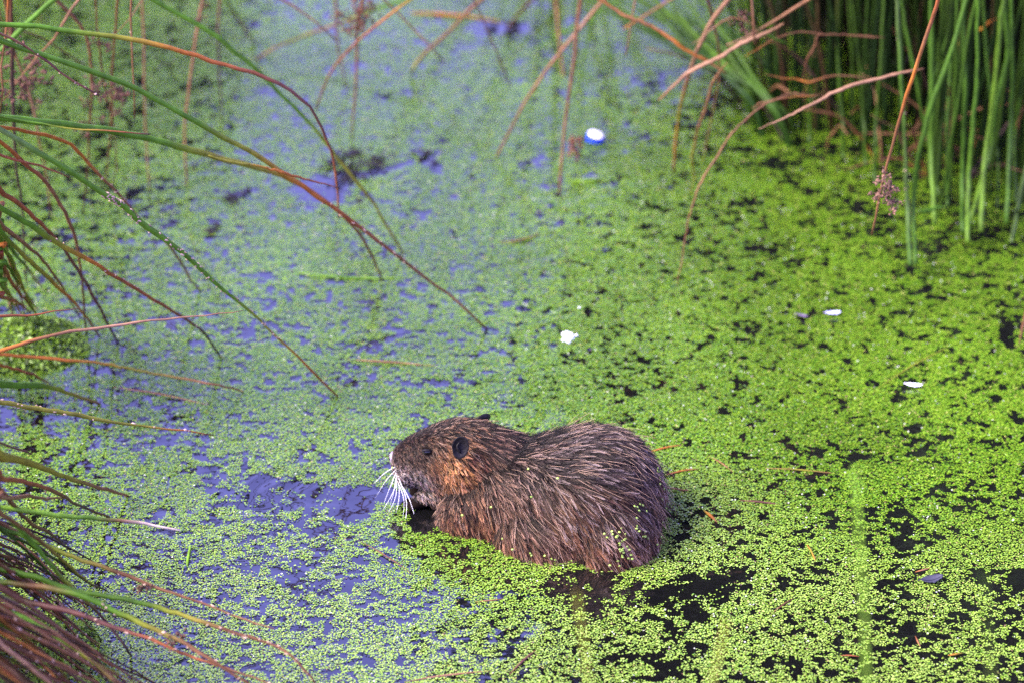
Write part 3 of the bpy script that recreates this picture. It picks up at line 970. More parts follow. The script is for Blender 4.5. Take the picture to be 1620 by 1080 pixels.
S([(0, 203), (40, 210), (80, 218), (110, 228), (130, 245), (150, 268), (175, 293), (200, 322), (227, 357), (259, 382), (282, 412), (301, 441), (319, 464)], 6, 'oookkkbb', 3.5, flecks=[(0.35, 0.8, 30)], label='orange dead stem bending down over the thick green one')
S([(0, 207), (30, 225), (71, 250), (113, 273), (146, 295), (181, 315), (207, 334), (233, 357), (259, 375), (292, 402), (324, 431), (356, 461), (400, 497), (433, 530), (467, 560), (500, 593), (538, 630)], 9, 'egggggyor', 3.3, flecks=[(0.25, 0.36, 70), (0.36, 0.8, 60)], label='thick green stem dotted with pale flecks')
S([(0, 222), (20, 238), (45, 262), (65, 276), (84, 299), (100, 325), (113, 350), (123, 380), (128, 412), (133, 461), (135, 509), (138, 533)], 7, 'orkkkbbd', 3.5)
S([(0, 302), (32, 325), (65, 357), (94, 389), (120, 428), (139, 461), (162, 500), (188, 546)], 8, 'rrbvvd', 3.45)
S([(0, 328), (49, 357), (81, 380), (123, 404), (162, 427), (201, 451), (243, 475), (285, 500), (311, 517), (327, 532), (352, 568)], 8, 'ggyorrbdd', 3.3, flecks=[(0.2, 0.9, 34)], label='green stem turning red-brown with pale flecks, bent at its tip')
S([(0, 370), (32, 399), (65, 428), (97, 461), (130, 496), (159, 535)], 8, 'gyyorb', 3.4)
S([(0, 350), (26, 373), (58, 402), (87, 438), (110, 477), (130, 506)], 6, 'kkkb', 3.42, flecks=[(0.3, 0.8, 8)])
S([(0, 553), (49, 538), (97, 527), (162, 517), (227, 509), (292, 502), (357, 496), (386, 491)], 10, 'okpppk', 3.15, 3.3, tip=0.12, label='pale tan flat stem lying almost level')
S([(0, 500), (49, 498), (97, 491), (126, 488)], 7, 'rrv', 3.3, 3.35, tip=0.2)
S([(0, 245), (30, 255), (70, 265), (110, 281)], 6, 'rrrb', 3.5, 3.55)
S([(18, -3), (26, 258), (32, 289), (37, 331), (38, 370), (40, 412), (42, 452)], 6, 'bdddd', 3.85)
for px in ([(0, 415), (22, 450), (48, 486), (62, 505)], [(0, 425), (10, 455), (17, 480), (20, 500)], [(0, 405), (18, 432), (38, 463), (60, 490)], [(0, 450), (12, 470), (24, 492)], [(0, 380), (25, 420), (45, 470), (68, 520)], [(0, 470), (25, 480), (48, 495)],
           [(0, 440), (20, 470), (36, 500)], [(0, 345), (15, 400), (30, 450), (40, 500)], [(0, 400), (10, 440), (16, 490)], [(0, 360), (20, 395), (52, 440), (66, 452)]):
    S(px, random.uniform(5, 8), random.choice(['gyr', 'kkb', 'gyg', 'rrb', 'ggk', 'opk']), 3.48, None, z_end=0.02, flecks=[(0.2, 1, 5)])
S([(0, 575), (30, 584), (62, 598), (80, 606)], 6, 'ork', 3.5, None)
S([(-8, 560), (140, 572), (200, 582), (280, 597), (340, 608), (395, 621)], 5, 'ooykk', 3.56, None)

# --- hanging dead stems of a second tussock behind it
th = empty('rush_tussock', (-1.22, 4.75, 0.02))
tag(th, 'dead brown rush tussock at the upper left with thin hanging stems and seed tufts', 'rush plant', 'rush tussocks round the pond')
S = lambda *a, **k: pic_stem(th, *a, **k)
S([(204, -2), (207, 60), (210, 120), (213, 188)], 5, 'kkkb', 3.75, 3.75, flecks=[(0.2, 1, 8)])
S([(187, -2), (183, 60), (178, 130), (178, 180), (172, 250), (168, 292)], 6, 'kkkbb', 3.95, 4.2, seeds=[(0.45, 0.035, 40), (0.6, 0.022, 22)])
S([(83, -2), (115, 30), (130, 50), (138, 80), (140, 140), (138, 200), (135, 290), (130, 345)], 7, 'kkbkbbdd', 4.0, 4.1, seeds=[(0.5, 0.03, 36), (0.6, 0.024, 30)])
S([(320, -2), (315, 30), (308, 80), (300, 140), (293, 190), (293, 240), (296, 302)], 6, 'kkkkb', 4.3, seeds=[(0.06, 0.02, 20)])
S([(347, -2), (344, 60), (346, 110), (352, 200)], 6, 'bddd', 4.5)
S([(357, -2), (380, 35), (408, 75)], 9, 'Gbd', 4.7)
S([(15, -2), (12, 40), (5, 80), (2, 110), (4, 140), (0, 180)], 7, 'okkkk', 3.7, 3.7, seeds=[(0.55, 0.02, 24), (0.85, 0.02, 20)])
S([(8, -3), (20, 75), (40, 130), (55, 190), (65, 245), (75, 290), (80, 342)], 6, 'kkpkk', 4.0, 4.1)
S([(124, -3), (103, 28), (85, 60), (55, 95), (35, 120), (5, 160)], 7, 'pkkk', 3.9, 3.9, seeds=[(0.75, 0.035, 44)])
S([(-6, 36), (22, 47), (55, 55), (80, 68), (110, 88), (135, 105)], 6, 'vbb', 4.0, 4.1)
S([(66, -2), (64, 20), (62, 44)], 8, 'Gby', 4.8, 4.8)
S([(0, 20), (14, 60), (35, 105), (45, 140), (60, 200)], 5, 'kkbb', 4.1, 4.2, seeds=[(0.7, 0.03, 36)])
S([(0, 130), (30, 128), (58, 122)], 5, 'kko', 3.9, 3.9, seeds=[(0.9, 0.034, 44)])
S([(150, -3), (165, 130), (172, 160), (178, 190), (186, 260), (176, 290)], 4, 'kbbb', 4.0, 4.1, seeds=[(0.3, 0.02, 24)])
S([(225, -2), (222, 12), (200, 35), (182, 55)], 4, 'pk', 3.9, 3.9)
S([(228, -3), (232, 230), (235, 280), (238, 310)], 5, 'kb', 4.3, None)

# --- near tussock, lower left
tn = empty('rush_tussock', (-0.86, 2.86, 0.0))
tag(tn, 'thick bundle of red-brown and green rushes in the lower left corner', 'rush plant', 'rush tussocks round the pond')
S = lambda *a, **k: pic_stem(tn, *a, **k)
S([(0, 802), (62, 809), (123, 817), (198, 825), (240, 831), (285, 838)], 10, 'lllgkww', 3.0, 3.08, tip=0.25, label='bright green stem with a bleached pale tip')
S([(0, 754), (37, 760), (74, 775), (104, 787), (123, 797), (150, 808), (175, 818)], 8, 'rrbdb', 2.95, None)
S([(0, 634), (57, 644), (111, 654), (160, 665), (210, 673), (259, 679), (296, 681), (338, 688)], 9, 'yyyyyob', 3.2, 3.35, flecks=[(0.0, 1, 30)], tip=0.25, label='olive stem with pale joints pointing right')
S([(0, 701), (25, 708), (49, 717)], 9, 'vvv', 3.0, 3.05)
S([(0, 722), (49, 732), (99, 749), (148, 766), (206, 785)], 11, 'yyykk', 3.0, None)
S([(0, 787), (50, 788), (100, 786)], 7, 'kk', 2.9, None)
S([(0, 607), (60, 612), (110, 624), (160, 640)], 11, 'ggyk', 3.35, None)
S([(0, 835), (62, 857), (123, 882), (185, 903), (235, 922), (278, 937), (340, 959), (386, 978), (434, 994)], 8, 'GGybkbkk', 2.98, 2.92, seeds=[(0.55, 0.016, 22)], flecks=[(0.4, 1, 14)], tip=0.2)
S([(0, 897), (62, 913), (123, 934), (185, 947), (247, 962), (309, 981), (370, 1001), (401, 1010), (432, 1020), (457, 1033), (478, 1055), (500, 1082)], 9, 'GGGGGybbkb', 2.92, 2.84, flecks=[(0.6, 1, 24)])
S([(0, 919), (46, 925), (123, 940), (170, 962), (216, 984), (262, 1005), (302, 1027), (340, 1049), (400, 1084)], 9, 'GbGgykbb', 2.90, 2.82, seeds=[(0.68, 0.02, 30)], flecks=[(0.3, 1, 20)])
S([(0, 940), (62, 953), (123, 965), (185, 987), (247, 1008), (309, 1036), (370, 1058), (432, 1082)], 8, 'Gvvvrrkb', 2.90, 2.82, flecks=[(0.3, 1, 20)])
S([(0, 770), (46, 823), (83, 848), (112, 870)], 7, 'bbd', 2.95, None)
S([(-6, 806), (30, 830), (80, 870), (108, 894), (139, 919), (170, 934)], 7, 'bbyd', 2.8, None)
S([(0, 811), (31, 836), (62, 870), (99, 913), (139, 953), (173, 990), (201, 1027), (208, 1036)], 9, 'gggyvdd', 2.9, None)
S([(0, 960), (50, 985), (100, 1015), (150, 1050), (185, 1082)], 10, 'gggyk', 2.85, 2.8)
S([(0, 1015), (60, 1045), (100, 1084)], 9, 'kko', 2.82, 2.8)
rs = random.Random(4)
for i in range(78):
    y0 = rs.uniform(815, 1075); sl = rs.uniform(0.35, 0.95); ln = rs.uniform(70, 300) * (0.55 + 0.45 * (y0 > 900))
    cu = rs.uniform(-0.1, 0.35)
    px = [(0 - 4, y0 + 0), (ln * 0.35, y0 + sl * ln * 0.33), (ln * 0.7, y0 + sl * ln * 0.7 + cu * 20), (ln, y0 + sl * ln + cu * 60)]
    pal = rs.choice(['rrk', 'kkb', 'rrb', 'kkb', 'bbd', 'rkr', 'okr', 'Gyk', 'rbb', 'pkr', 'kpk', 'bdd', 'ddb', 'GGb', 'dbd'])
    Y = on_water(px[-1][0], min(px[-1][1], 1150))[1]
    S(px, rs.uniform(3.5, 6.8), pal, dim=rs.choice((0.35, 0.6, 1.0, 1.4)), Y0=Y - rs.uniform(0.04, 0.16), Y1=Y - 0.01, flecks=[(0.1, 1, 7)] if rs.random() < 0.5 else None, spread=0.1)

# --- big green clump, upper right
tr_ = empty('rush_tussock', (0.95, 4.82, -0.02))
tag(tr_, 'dense dark green rush clump in the upper right corner', 'rush plant', 'rush tussocks round the pond')
rs = random.Random(9)


def grown(plant, bpx, lean, h, w, cols, **kw):
    b0 = on_water(*bpx, -0.03)
    tip = b0 + np.array([lean[0] * h, lean[1] * h, h])
    mid = b0 * 0.5 + tip * 0.5; mid[0] -= lean[0] * h * 0.22; mid[1] -= lean[1] * h * 0.2
    q1 = b0 * 0.75 + tip * 0.25; q1[0] -= lean[0] * h * 0.16
    return stem(plant, [b0, q1, mid, tip], w * 0.5 * mm_per_px(b0), cols, n=18, tip=0.3, dim=0.48, **kw)  # dim puts the deep shade of the clump into the stem colour


for i in range(232):
    u = rs.random()
    bx = 1165 + 520 * u ** 0.8
    front = 205 + 0.29 * max(0, min(bx - 1180, 330))
    by = front + 6 - rs.random() ** 1.6 * 250
    ln = (rs.gauss(-0.22 + 0.5 * (bx - 1200) / 500, 0.16), rs.gauss(0.0, 0.1))
    grown(tr_, (bx, by), ln, rs.uniform(0.75, 1.35), rs.uniform(4, 7.5), rs.choice(['DDG', 'DGG', 'DGg', 'DDD', 'GGG', 'DDG', 'DGg', 'DDG', 'bDG'] + (['bDG'] if i % 9 == 0 else [])))
S = lambda *a, **k: pic_stem(tr_, *a, **k)
for k_ in range(15):                                                                   # fan of stems leaning out to the left
    x0 = 1180 + rs.uniform(-20, 60); y0 = 128 + rs.uniform(-40, 50); x1 = 870 + k_ * 16 + rs.uniform(-10, 10); y1 = -30 + rs.uniform(-10, 10)
    c = rs.choice(['DGG', 'DDG', 'GGG', 'GDG'])
    g0 = on_water(x0 + 30, y0 + 75, -0.02)
    vp = vis_path([(x0, y0), ((x0 * .6 + x1 * .4), y0 * .62 + y1 * .38 - 3), ((x0 * .3 + x1 * .7), y0 * .32 + y1 * .68 - 3), (x1, y1)], g0[1], g0[1] + 0.25)
    stem(tr_, np.vstack([g0, vp]), rs.uniform(6, 9) * 0.5 * mm_per_px(g0), c, n=26)
S([(1150, 118), (1090, 80), (1030, 42), (960, 8), (930, -10)], 5.6, 'boko', 4.08, 4.10, raw=True)
S([(1249, 71), (1214, 55), (1178, 32), (1149, 32), (1116, 58), (1095, 70)], 3.7, 'GGkkp', 4.08, 4.05, raw=True, seeds=[(0.5, 0.028, 40)], tip=0.25, label='dark stem with a brown seed tuft and a curved pointed tip')
S([(1159, -3), (1133, 29), (1110, 68), (1094, 107), (1078, 162), (1071, 201), (1066, 278)], 10, 'pppkyok', 4.05, None)
S([(1240, 38), (1230, 42), (1181, 68), (1133, 91), (1084, 120), (1042, 159)], 6.3, 'kpppk', 4.00, 4.05, raw=True, tip=0.5, label='broad pale pink dead stem ending over the water')
S([(1150, 100), (1142, 110), (1126, 136), (1113, 178), (1100, 220), (1094, 275), (1091, 308)], 4.3, 'kkkyy', 4.00, None, raw=True)
S([(1290, 152), (1249, 156), (1214, 165), (1181, 188), (1155, 217), (1133, 253), (1110, 292), (1091, 347), (1080, 400), (1072, 440), (1068, 472)], 3.0, 'obbkkbbb', 3.95, None, raw=True, label='brown stem arching left and down into the duckweed')
S([(1189, -3), (1191, 32), (1194, 70)], 8, 'pkk', 4.00, 4.00)
S([(1462, 109), (1429, 115), (1388, 125), (1325, 146), (1283, 165), (1242, 183), (1200, 204)], 4.8, 'kppppp', 3.90, 3.85, raw=True, tip=0.15, label='pale pink dry stem pointing left across the green clump')
S([(1280, 0), (1230, 30), (1180, 60), (1150, 72)], 8, 'kkp', 4.08, 4.10)
S([(1120, -3), (1135, 60), (1140, 110), (1130, 170), (1118, 230), (1110, 260)], 6, 'vkkkk', 4.08, None)
S([(1400, 60), (1340, 55), (1270, 52), (1210, 68), (1180, 90)], 2.6, 'bbbo', 4.08, 4.10, raw=True)
S([(1380, 128), (1320, 122), (1265, 130), (1210, 118)], 2.6, 'bbob', 4.08, 4.10, raw=True)
S([(1300, 150), (1250, 152), (1210, 162), (1190, 172)], 3.0, 'bbk', 4.08, 4.10, raw=True)
S([(1299, 50), (1280, 90), (1268, 130)], 3.7, 'bbb', 4.08, 4.10, raw=True)

n = 2600                                                                               # dark blades added between the stems for the clump's shaded depth
u = RNG.random(n); bx_ = 1190 + 520 * u
c0 = np.array([on_water(x, 120 + 0.29 * min(max(x - 1180, 0), 330) - RNG.random() ** 0.7 * 300, 0.0) for x in bx_])
Lh = RNG.uniform(0.10, 0.42, n)[:, None]; dd = np.stack([RNG.normal(0, 0.35, n), RNG.normal(0, 0.3, n), np.ones(n)], 1)
zb = RNG.uniform(0, 0.22, n) * (c0[:, 1] - 4.0).clip(0.15, 1)
a0 = c0 + np.stack([0 * zb, 0 * zb, zb], 1); a1 = a0 + dd * Lh
sd = np.cross(dd, RNG.standard_normal((n, 3))); sd /= np.linalg.norm(sd, axis=1)[:, None]
V = np.stack([a0 - sd * 0.003, a0 + sd * 0.003, a1 + sd * 0.0012, a1 - sd * 0.0012], 1).reshape(-1, 3)
cc = np.array([0.012, 0.011, 0.004]) * (0.4 + 1.0 * RNG.random((n, 1)))
tag(np_mesh('dark_filler', V, np.arange(4 * n).reshape(n, 4), M_STEM, tr_, False, np.repeat(cc, 4, 0)), kind='stuff')

for i in range(34):                                                                    # broken dead stems round the foot of the clump
    bx = rs.uniform(1150, 1640); by = 205 + 0.29 * max(0, min(bx - 1180, 330)) + rs.uniform(-50, 8)
    b0 = on_water(bx, by, -0.01); a_ = rs.uniform(0, 6.28); L_ = rs.uniform(0.08, 0.3); up = rs.uniform(0.15, 1.0)
    e = b0 + np.array([math.cos(a_) * L_ * 0.8, math.sin(a_) * L_ * 0.4, L_ * up])
    stem(tr_, [b0, b0 * .5 + e * .5 + (0, 0, 0.03), e], rs.uniform(0.0012, 0.0026), rs.choice(['bbk', 'kbb', 'ddb', 'bkk', 'obb']), n=14)

# --- brighter stems standing in front of it
tf = empty('rush_tussock', (0.78, 4.15, -0.02))
tag(tf, 'open row of bright green upright rushes in front of the dark clump', 'rush plant', 'rush tussocks round the pond')


def standing(px, w, cols, **kw):
    b0 = on_water(*px[-1], -0.01)
    Y1 = b0[1]
    lab = kw.pop('lean', 0.05)
    vp = vis_path([px[-1]] + list(px[-2::-1]), Y1, Y1 + lab)
    d = vp[-1] - vp[-2]; d /= np.linalg.norm(d)
    path = np.vstack([vp, vp[-1] + d * 0.2, vp[-1] + d * 0.45 + (0, 0, -0.02)])
    return stem(tf, path, w * 0.34 * mm_per_px(b0), cols, n=36, dim=0.58, **kw)  # shade of this corner put into the colour by dim


standing([(1419, -3), (1421, 75), (1427, 167), (1433, 250), (1437, 333), (1440, 420)], 10, 'gegegge', flecks=[(0.15, 0.6, 12)], label='pale grey-green stem with whitish patches')
standing([(1523, 21), (1504, 83), (1475, 167), (1454, 250), (1448, 333), (1448, 418)], 11, 'ggggGg')
standing([(1473, -3), (1473, 42), (1475, 167), (1475, 250), (1479, 354)], 12, 'lggGg')
standing([(1529, -3), (1526, 80), (1523, 167), (1521, 292), (1523, 367)], 10, 'gggGG')
standing([(1546, -3), (1546, 125), (1540, 208), (1533, 292), (1531, 383)], 12, 'lgggG')
standing([(1588, -3), (1594, 83), (1575, 167), (1562, 250), (1533, 354)], 11, 'lggGg')
standing([(1600, -3), (1600, 83), (1598, 208), (1592, 354)], 11, 'gggGG')
standing([(1585, 40), (1575, 125), (1558, 250), (1552, 367)], 11, 'llgg')
standing([(1640, 200), (1619, 283), (1610, 333), (1600, 383)], 9, 'eeeg')
standing([(1500, 190), (1497, 250), (1499, 325)], 9, 'ggG')
standing([(1560, 60), (1566, 150), (1575, 240), (1577, 330)], 9, 'GggG')
standing([(1625, 60), (1612, 150), (1604, 230), (1607, 320)], 9, 'GgGG')
standing([(1437, 60), (1452, 140), (1470, 230), (1486, 310)], 9, 'GgGG')
standing([(1395, 20), (1392, 120), (1387, 210), (1385, 290)], 9, 'GGGG')
standing([(1350, 20), (1362, 120), (1366, 200), (1370, 262)], 9, 'GGGG')
standing([(1325, 20), (1330, 120), (1336, 200), (1335, 250)], 9, 'GGbG')
standing([(1284, 40), (1284, 100), (1282, 160), (1281, 225)], 9, 'GGgl')
rs = random.Random(21)
for i in range(26):
    bx = rs.uniform(1440, 1640); by = rs.uniform(285, 375)
    grown(tf, (bx, by), (rs.gauss(0.04, 0.1), rs.gauss(0.05, 0.08)), rs.uniform(0.6, 1.0), rs.uniform(4.5, 7), rs.choice(['Ggg', 'GGg', 'ggG', 'GGG', 'GGg']))
stem(tf, vis_path([(1500, 88), (1517, 71), (1546, 50), (1562, 38), (1578, 29)], 4.3, 4.25), 0.0035, 'gygoo', n=20)
stem(tf, vis_path([(1452, 335), (1475, 332), (1500, 326)], 4.0, 4.02), 0.003, 'GgG', n=12)
# brown flowering stem hanging in sharp focus
hp = vis_path([(1487, -3), (1471, 37), (1450, 92), (1429, 158), (1412, 225), (1396, 287), (1379, 372)], 3.55, 3.62)
path, v0 = rooted(hp, np.array((1.35, 4.0, -0.02)))
sh = stem(tf, path, 0.0034, 'rkobkkk', vis0=v0, n=60, tip=0.45, label='brown drooping stem with a pinkish seed tuft')
for (px, py, sz, n_) in ((1405, 283, 0.019, 50), (1408, 318, 0.017, 50), (1388, 308, 0.014, 36), (1400, 300, 0.018, 40)):
    seed_cluster(at_depth(px, py, 3.585), sz, sh, (0.10, 0.052, 0.030), n_)

# --- far tussock above the top of the picture
tt = empty('rush_tussock', (0.12, 5.75, -0.02))
tag(tt, 'sparse tussock at the top with red-brown stems drooping to the water', 'rush plant', 'rush tussocks round the pond')
S = lambda *a, **k: pic_stem(tt, *a, **k)
S([(446, -3), (484, 23), (523, 55), (532, 64)], 7, 'kpkk', 4.2, 4.2)
S([(640, -3), (627, 6), (582, 19), (539, 37), (481, 58), (432, 78), (402, 97)], 8, 'ggykykb', 4.7, None)
S([(653, -3), (627, 16), (594, 42), (565, 65), (543, 88), (523, 113), (510, 146), (500, 174)], 8, 'yorrkk', 4.2, 4.3, tip=0.3, label='red-brown stem curving down to a thin tip')
S([(575, -3), (568, 30), (565, 60), (565, 97), (562, 146), (556, 226)], 8, 'rkkkkb', 4.35, None, seeds=[(0.14, 0.036, 70), (0.22, 0.026, 40)], label='stem with a dark brown seed tuft')
S([(536, -3), (536, 65), (543, 107), (552, 150)], 6, 'bvbd', 4.6, None)
S([(766, -3), (740, 19), (708, 52), (676, 81), (655, 106), (650, 120)], 11, 'kkkbyg', 4.6, None)
S([(605, -3), (650, 42), (676, 68), (703, 99)], 6, 'kkpk', 4.3, 4.3)
S([(748, -3), (766, 32), (782, 75), (808, 139)], 6, 'kkkk', 4.3, 4.4)
S([(843, -3), (815, 29), (800, 50)], 9, 'bbb', 4.9, None)
S([(956, -3), (922, 39), (890, 78), (857, 120), (835, 155), (809, 201), (783, 254)], 11, 'kpkkkbk', 4.35, None, label='long pinkish brown stem slanting down to the left')
S([(917, -3), (909, 65), (903, 130), (893, 194), (888, 259), (885, 312)], 9, 'bbbbkb', 4.3, None)
seed_cluster(at_depth(903, 228, 4.27), 0.024, tt.children[-1], (0.10, 0.036, 0.018), 60)
S([(880, -3), (885, 65), (893, 130)], 8, 'kkb', 4.8, None)
S([(950, -3), (942, 20), (930, 60), (922, 100), (916, 148)], 9, 'GGG', 4.7, None)
S([(1004, -3), (997, 39), (990, 89)], 7, 'kpk', 4.1, 4.1)
S([(1063, -3), (1019, 26), (987, 46)], 8, 'kko', 4.4, 4.4)
S([(985, -3), (920, 40), (880, 58), (845, 80)], 8, 'ggg', 4.7, None)

# --- out-of-focus stems close to the viewer's bank
tb = empty('rush_tussock', (0.25, 1.75, 0.0))
tag(tb, 'blurred pale green rush stems rising at the bottom edge nearest the viewer', 'rush plant', 'rush tussocks round the pond')
for px, Y, w, c in (([(1372, 1250), (1369, 1080), (1366, 1000), (1361, 900), (1357, 810), (1352, 738)], 2.0, 9.5, 'ggll'),
                    ([(935, 1250), (930, 1080), (921, 1010), (912, 935)], 1.95, 7, 'llly'),
                    ([(1118, 1250), (1128, 1080), (1140, 1020), (1150, 975)], 1.95, 10, 'lly'),
                    ([(1566, 1250), (1566, 1080), (1562, 980), (1556, 900)], 1.9, 5, 'GyG')):
    vp = vis_path(px, Y, Y + 0.1)
    g0 = np.array([vp[0][0] + random.uniform(-.03, .03), vp[0][1] - 0.1, float(ground_z(np.array([vp[0][0]]), np.array([1.6]))[0])])
    stem(tb, np.vstack([g0, (g0 + vp[0]) / 2 + (0, -0.03, 0.05), vp]), w * 0.5 * mm_per_px(vp[1]), c, n=30)

# ------------------------------------------------------------------ moss at the foot of the left tussock
def mound(name, c, r, label, n, leaf):
    c = np.array(c)
    th, u = RNG.random(n) * 6.283, np.sqrt(RNG.random(n))
    x, y = u * np.cos(th), u * np.sin(th)
    wob = 0.7 + 0.6 * vnoise(x + 3, y + 3, 0.35, 4)
    z = (1 - u ** 2) * wob
    P = c + np.stack([x * r[0] * (0.8 + 0.4 * wob), y * r[1], z * r[2]], 1)
    N = np.stack([x / r[0] * r[2], y / r[1] * r[2], np.ones(n) * 0.8], 1) + 0.6 * RNG.standard_normal((n, 3))
    N /= np.linalg.norm(N, axis=1)[:, None]
    A = np.cross(N, RNG.standard_normal((n, 3))); A /= np.linalg.norm(A, axis=1)[:, None]; Bv = np.cross(N, A)
    L = leaf * (0.5 + RNG.random(n))[:, None]
    V = np.stack([P - A * L, P + Bv * L * 0.6, P + A * L, P - Bv * L * 0.6], 1).reshape(-1, 3)
    col = np.array([0.13, 0.24, 0.010]) * (0.12 + 1.1 * RNG.random((n, 1)))
    o = np_mesh(name, V, np.arange(4 * n).reshape(n, 4), M_MOSS, None, False, np.repeat(col, 4, 0))
    return tag(o, label, 'moss', None, 'stuff')


mound('moss', on_water(45, 548), (0.07, 0.085, 0.028), 'vivid green mossy mat at the foot of the left rush tussock', 3000, 0.0036)
mound('moss', on_water(40, 1060), (0.09, 0.12, 0.03), 'green mossy mat under the lower left rush bundle', 3500, 0.003)

def debris(px, py, rx, ry, n, label):
    """dark sodden leaf bits afloat"""
    c = on_water(px, py, 0.0)
    lob = RNG.normal(0, 1, (5, 2)) * (rx * 0.6, ry * 0.6); kk = RNG.integers(0, 5, n)
    x, y = c[0] + lob[kk, 0] + RNG.standard_normal(n) * rx * 0.25, c[1] + lob[kk, 1] + RNG.standard_normal(n) * ry * 0.3
    y = y + (x - c[0]) * 0.35
    P = np.stack([x, y, 0.001 + 0.004 * RNG.random(n)], 1)
    a = RNG.random(n) * 6.283; L = RNG.uniform(0.002, 0.007, n)[:, None]
    A = np.stack([np.cos(a), np.sin(a), RNG.normal(0, 0.25, n)], 1); Bv = np.stack([-np.sin(a), np.cos(a), RNG.normal(0, 0.25, n)], 1)
    V = np.stack([P - A * L, P + Bv * L * 0.4, P + A * L, P - Bv * L * 0.4], 1).reshape(-1, 3)
    V[:, 2] = np.maximum(V[:, 2], 0.0004)
    cc = np.array([0.010, 0.008, 0.007]) * (0.4 + 1.2 * RNG.random((n, 1)))
    o = np_mesh('leaf_debris', V, np.arange(4 * n).reshape(n, 4), M_SEED, None, False, np.repeat(cc, 4, 0))
    return tag(o, label, 'debris', 'dark rotting debris afloat')


debris(588, 264, 0.050, 0.042, 420, 'blackish mat of rotting debris in the open water above the bent rushes')
debris(672, 253, 0.014, 0.016, 60, 'small dark scrap of debris just right of the blackish mat')
debris(800, 48, 0.024, 0.016, 70, 'dark debris in the small violet opening at the top')
debris(370, 313, 0.016, 0.016, 80, 'dark clot of debris left of the blackish mat')
debris(338, 364, 0.012, 0.012, 40, 'small dark debris clot nearer the viewer at left')

# ------------------------------------------------------------------ litter, feathers and floating stalks
def bottle_cap(px, py):
    c = on_water(px, py); c[2] = 0.0
    root = empty('bottle_cap', c)
    tag(root, 'blue ridged bottle cap with a white top floating in the duckweed', 'bottle cap')
    ax = np.array([0.24, -0.10, 1.0]); ax /= np.linalg.norm(ax)
    q = np.array(Vector((0, 0, 1)).rotation_difference(Vector(ax)).to_matrix())
    k = 60; r, h = 0.0145, 0.014
    prof = [(0.90, 0.0, 0), (1.0, 0.0, 1), (1.0, 0.72, 1), (0.98, 0.88, 0), (0.93, 0.97, 0), (0.86, 1.0, 0)]
    v, f = [], []
    for rr, zz, ridge in prof:
        for j in range(k):
            a = 2 * math.pi * j / k
            R_ = r * rr * (1 - 0.025 * ridge * (j % 2))
            v.append((R_ * math.cos(a), R_ * math.sin(a), zz * h - 0.002))
    for i in range(len(prof) - 1):
        for j in range(k):
            a, b_ = i * k + j, i * k + (j + 1) % k
            f.append((a, b_, b_ + k, a + k))
    np_mesh('rim', np.array(v) @ q.T + c, f, M_BLUE, root)
    v, f = [], []
    for rr, zz in ((0.875, 0.985), (0.86, 1.03), (0.5, 1.06), (0.02, 1.065)):
        for j in range(k):
            a = 2 * math.pi * j / k
            v.append((r * rr * math.cos(a), r * rr * math.sin(a), zz * h - 0.002))
    for i in range(3):
        for j in range(k):
            a, b_ = i * k + j, i * k + (j + 1) % k
            f.append((a, b_, b_ + k, a + k))
    f.append(tuple(3 * k + j for j in range(k)))
    np_mesh('top', np.array(v) @ q.T + c, f, M_WHITE, root)


bottle_cap(940, 223)


def feather(px, py, L, W, ang, col, label, curl=0.25, name='feather', cat='feather'):
    """little curved vane with a quill, rough edges"""
    c = on_water(px, py, 0.003)
    root = empty(name, c); tag(root, label, cat)
    n = 14
    t = np.linspace(-1, 1, n)
    d = np.array([math.cos(ang), math.sin(ang), 0]); s = np.array([-d[1], d[0], 0])
    mid = c + np.outer(t * L / 2, d) + np.outer((1 - t * t) * 0, s) + np.array([0, 0, 1]) * (0.001 + curl * L * 0.35 * t ** 2)[:, None]
    w = W / 2 * np.sqrt(np.clip(1 - t ** 2, 0.02, 1))
    B = Buf(); rows = []
    for e, lift in ((-1, 0.35), (-0.5, 0.1), (0, 0), (0.5, 0.1), (1, 0.35)):
        jit = 1 + 0.15 * RNG.standard_normal(n) * (abs(e) == 1)
        rows.append(mid + s * (w * e * jit)[:, None] + np.array([0, 0, 1]) * (w * lift)[:, None])
    top = np.vstack(rows); bot = top - (0, 0, 0.0007)
    f = []
    for i in range(4):
        for j in range(n - 1):
            a = i * n + j; f.append((a, a + 1, a + n + 1, a + n)); o = 5 * n
            f.append((o + a, o + a + n, o + a + n + 1, o + a + 1))
    for j in range(n - 1):
        f.append((j, 5 * n + j, 5 * n + j + 1, j + 1)); a = 4 * n + j; f.append((a, a + 1, 5 * n + a + 1, 5 * n + a))
    B.add(np.vstack([top, bot]), f, col)
    B.build('vane', M_FEATHER, root)
    np_mesh('quill', *tube(np.vstack([mid[0] - d * L * 0.15, mid + (0, 0, 0.0004)]), 0.0005, 5), M_FEATHER, root, True, np.tile(np.array(col) * 0.9, ((n + 1) * 5, 1)))


feather(1446, 610, 0.022, 0.008, R(-8), (0.85, 0.87, 0.9), 'thin white feather at the right among the duckweed', 0.3)
feather(1318, 497, 0.021, 0.009, R(6), (0.55, 0.56, 0.78), 'pale bluish feather floating above the white feather', 0.3)
feather(1270, 501, 0.016, 0.006, R(-25), (0.10, 0.07, 0.13), 'dull purple leaf scrap beside the pale bluish feather', 0.2, 'leaf_scrap', 'leaf')
feather(1474, 918, 0.030, 0.014, R(20), (0.030, 0.030, 0.045), 'dark slate-grey feather in the lower right', 0.4)


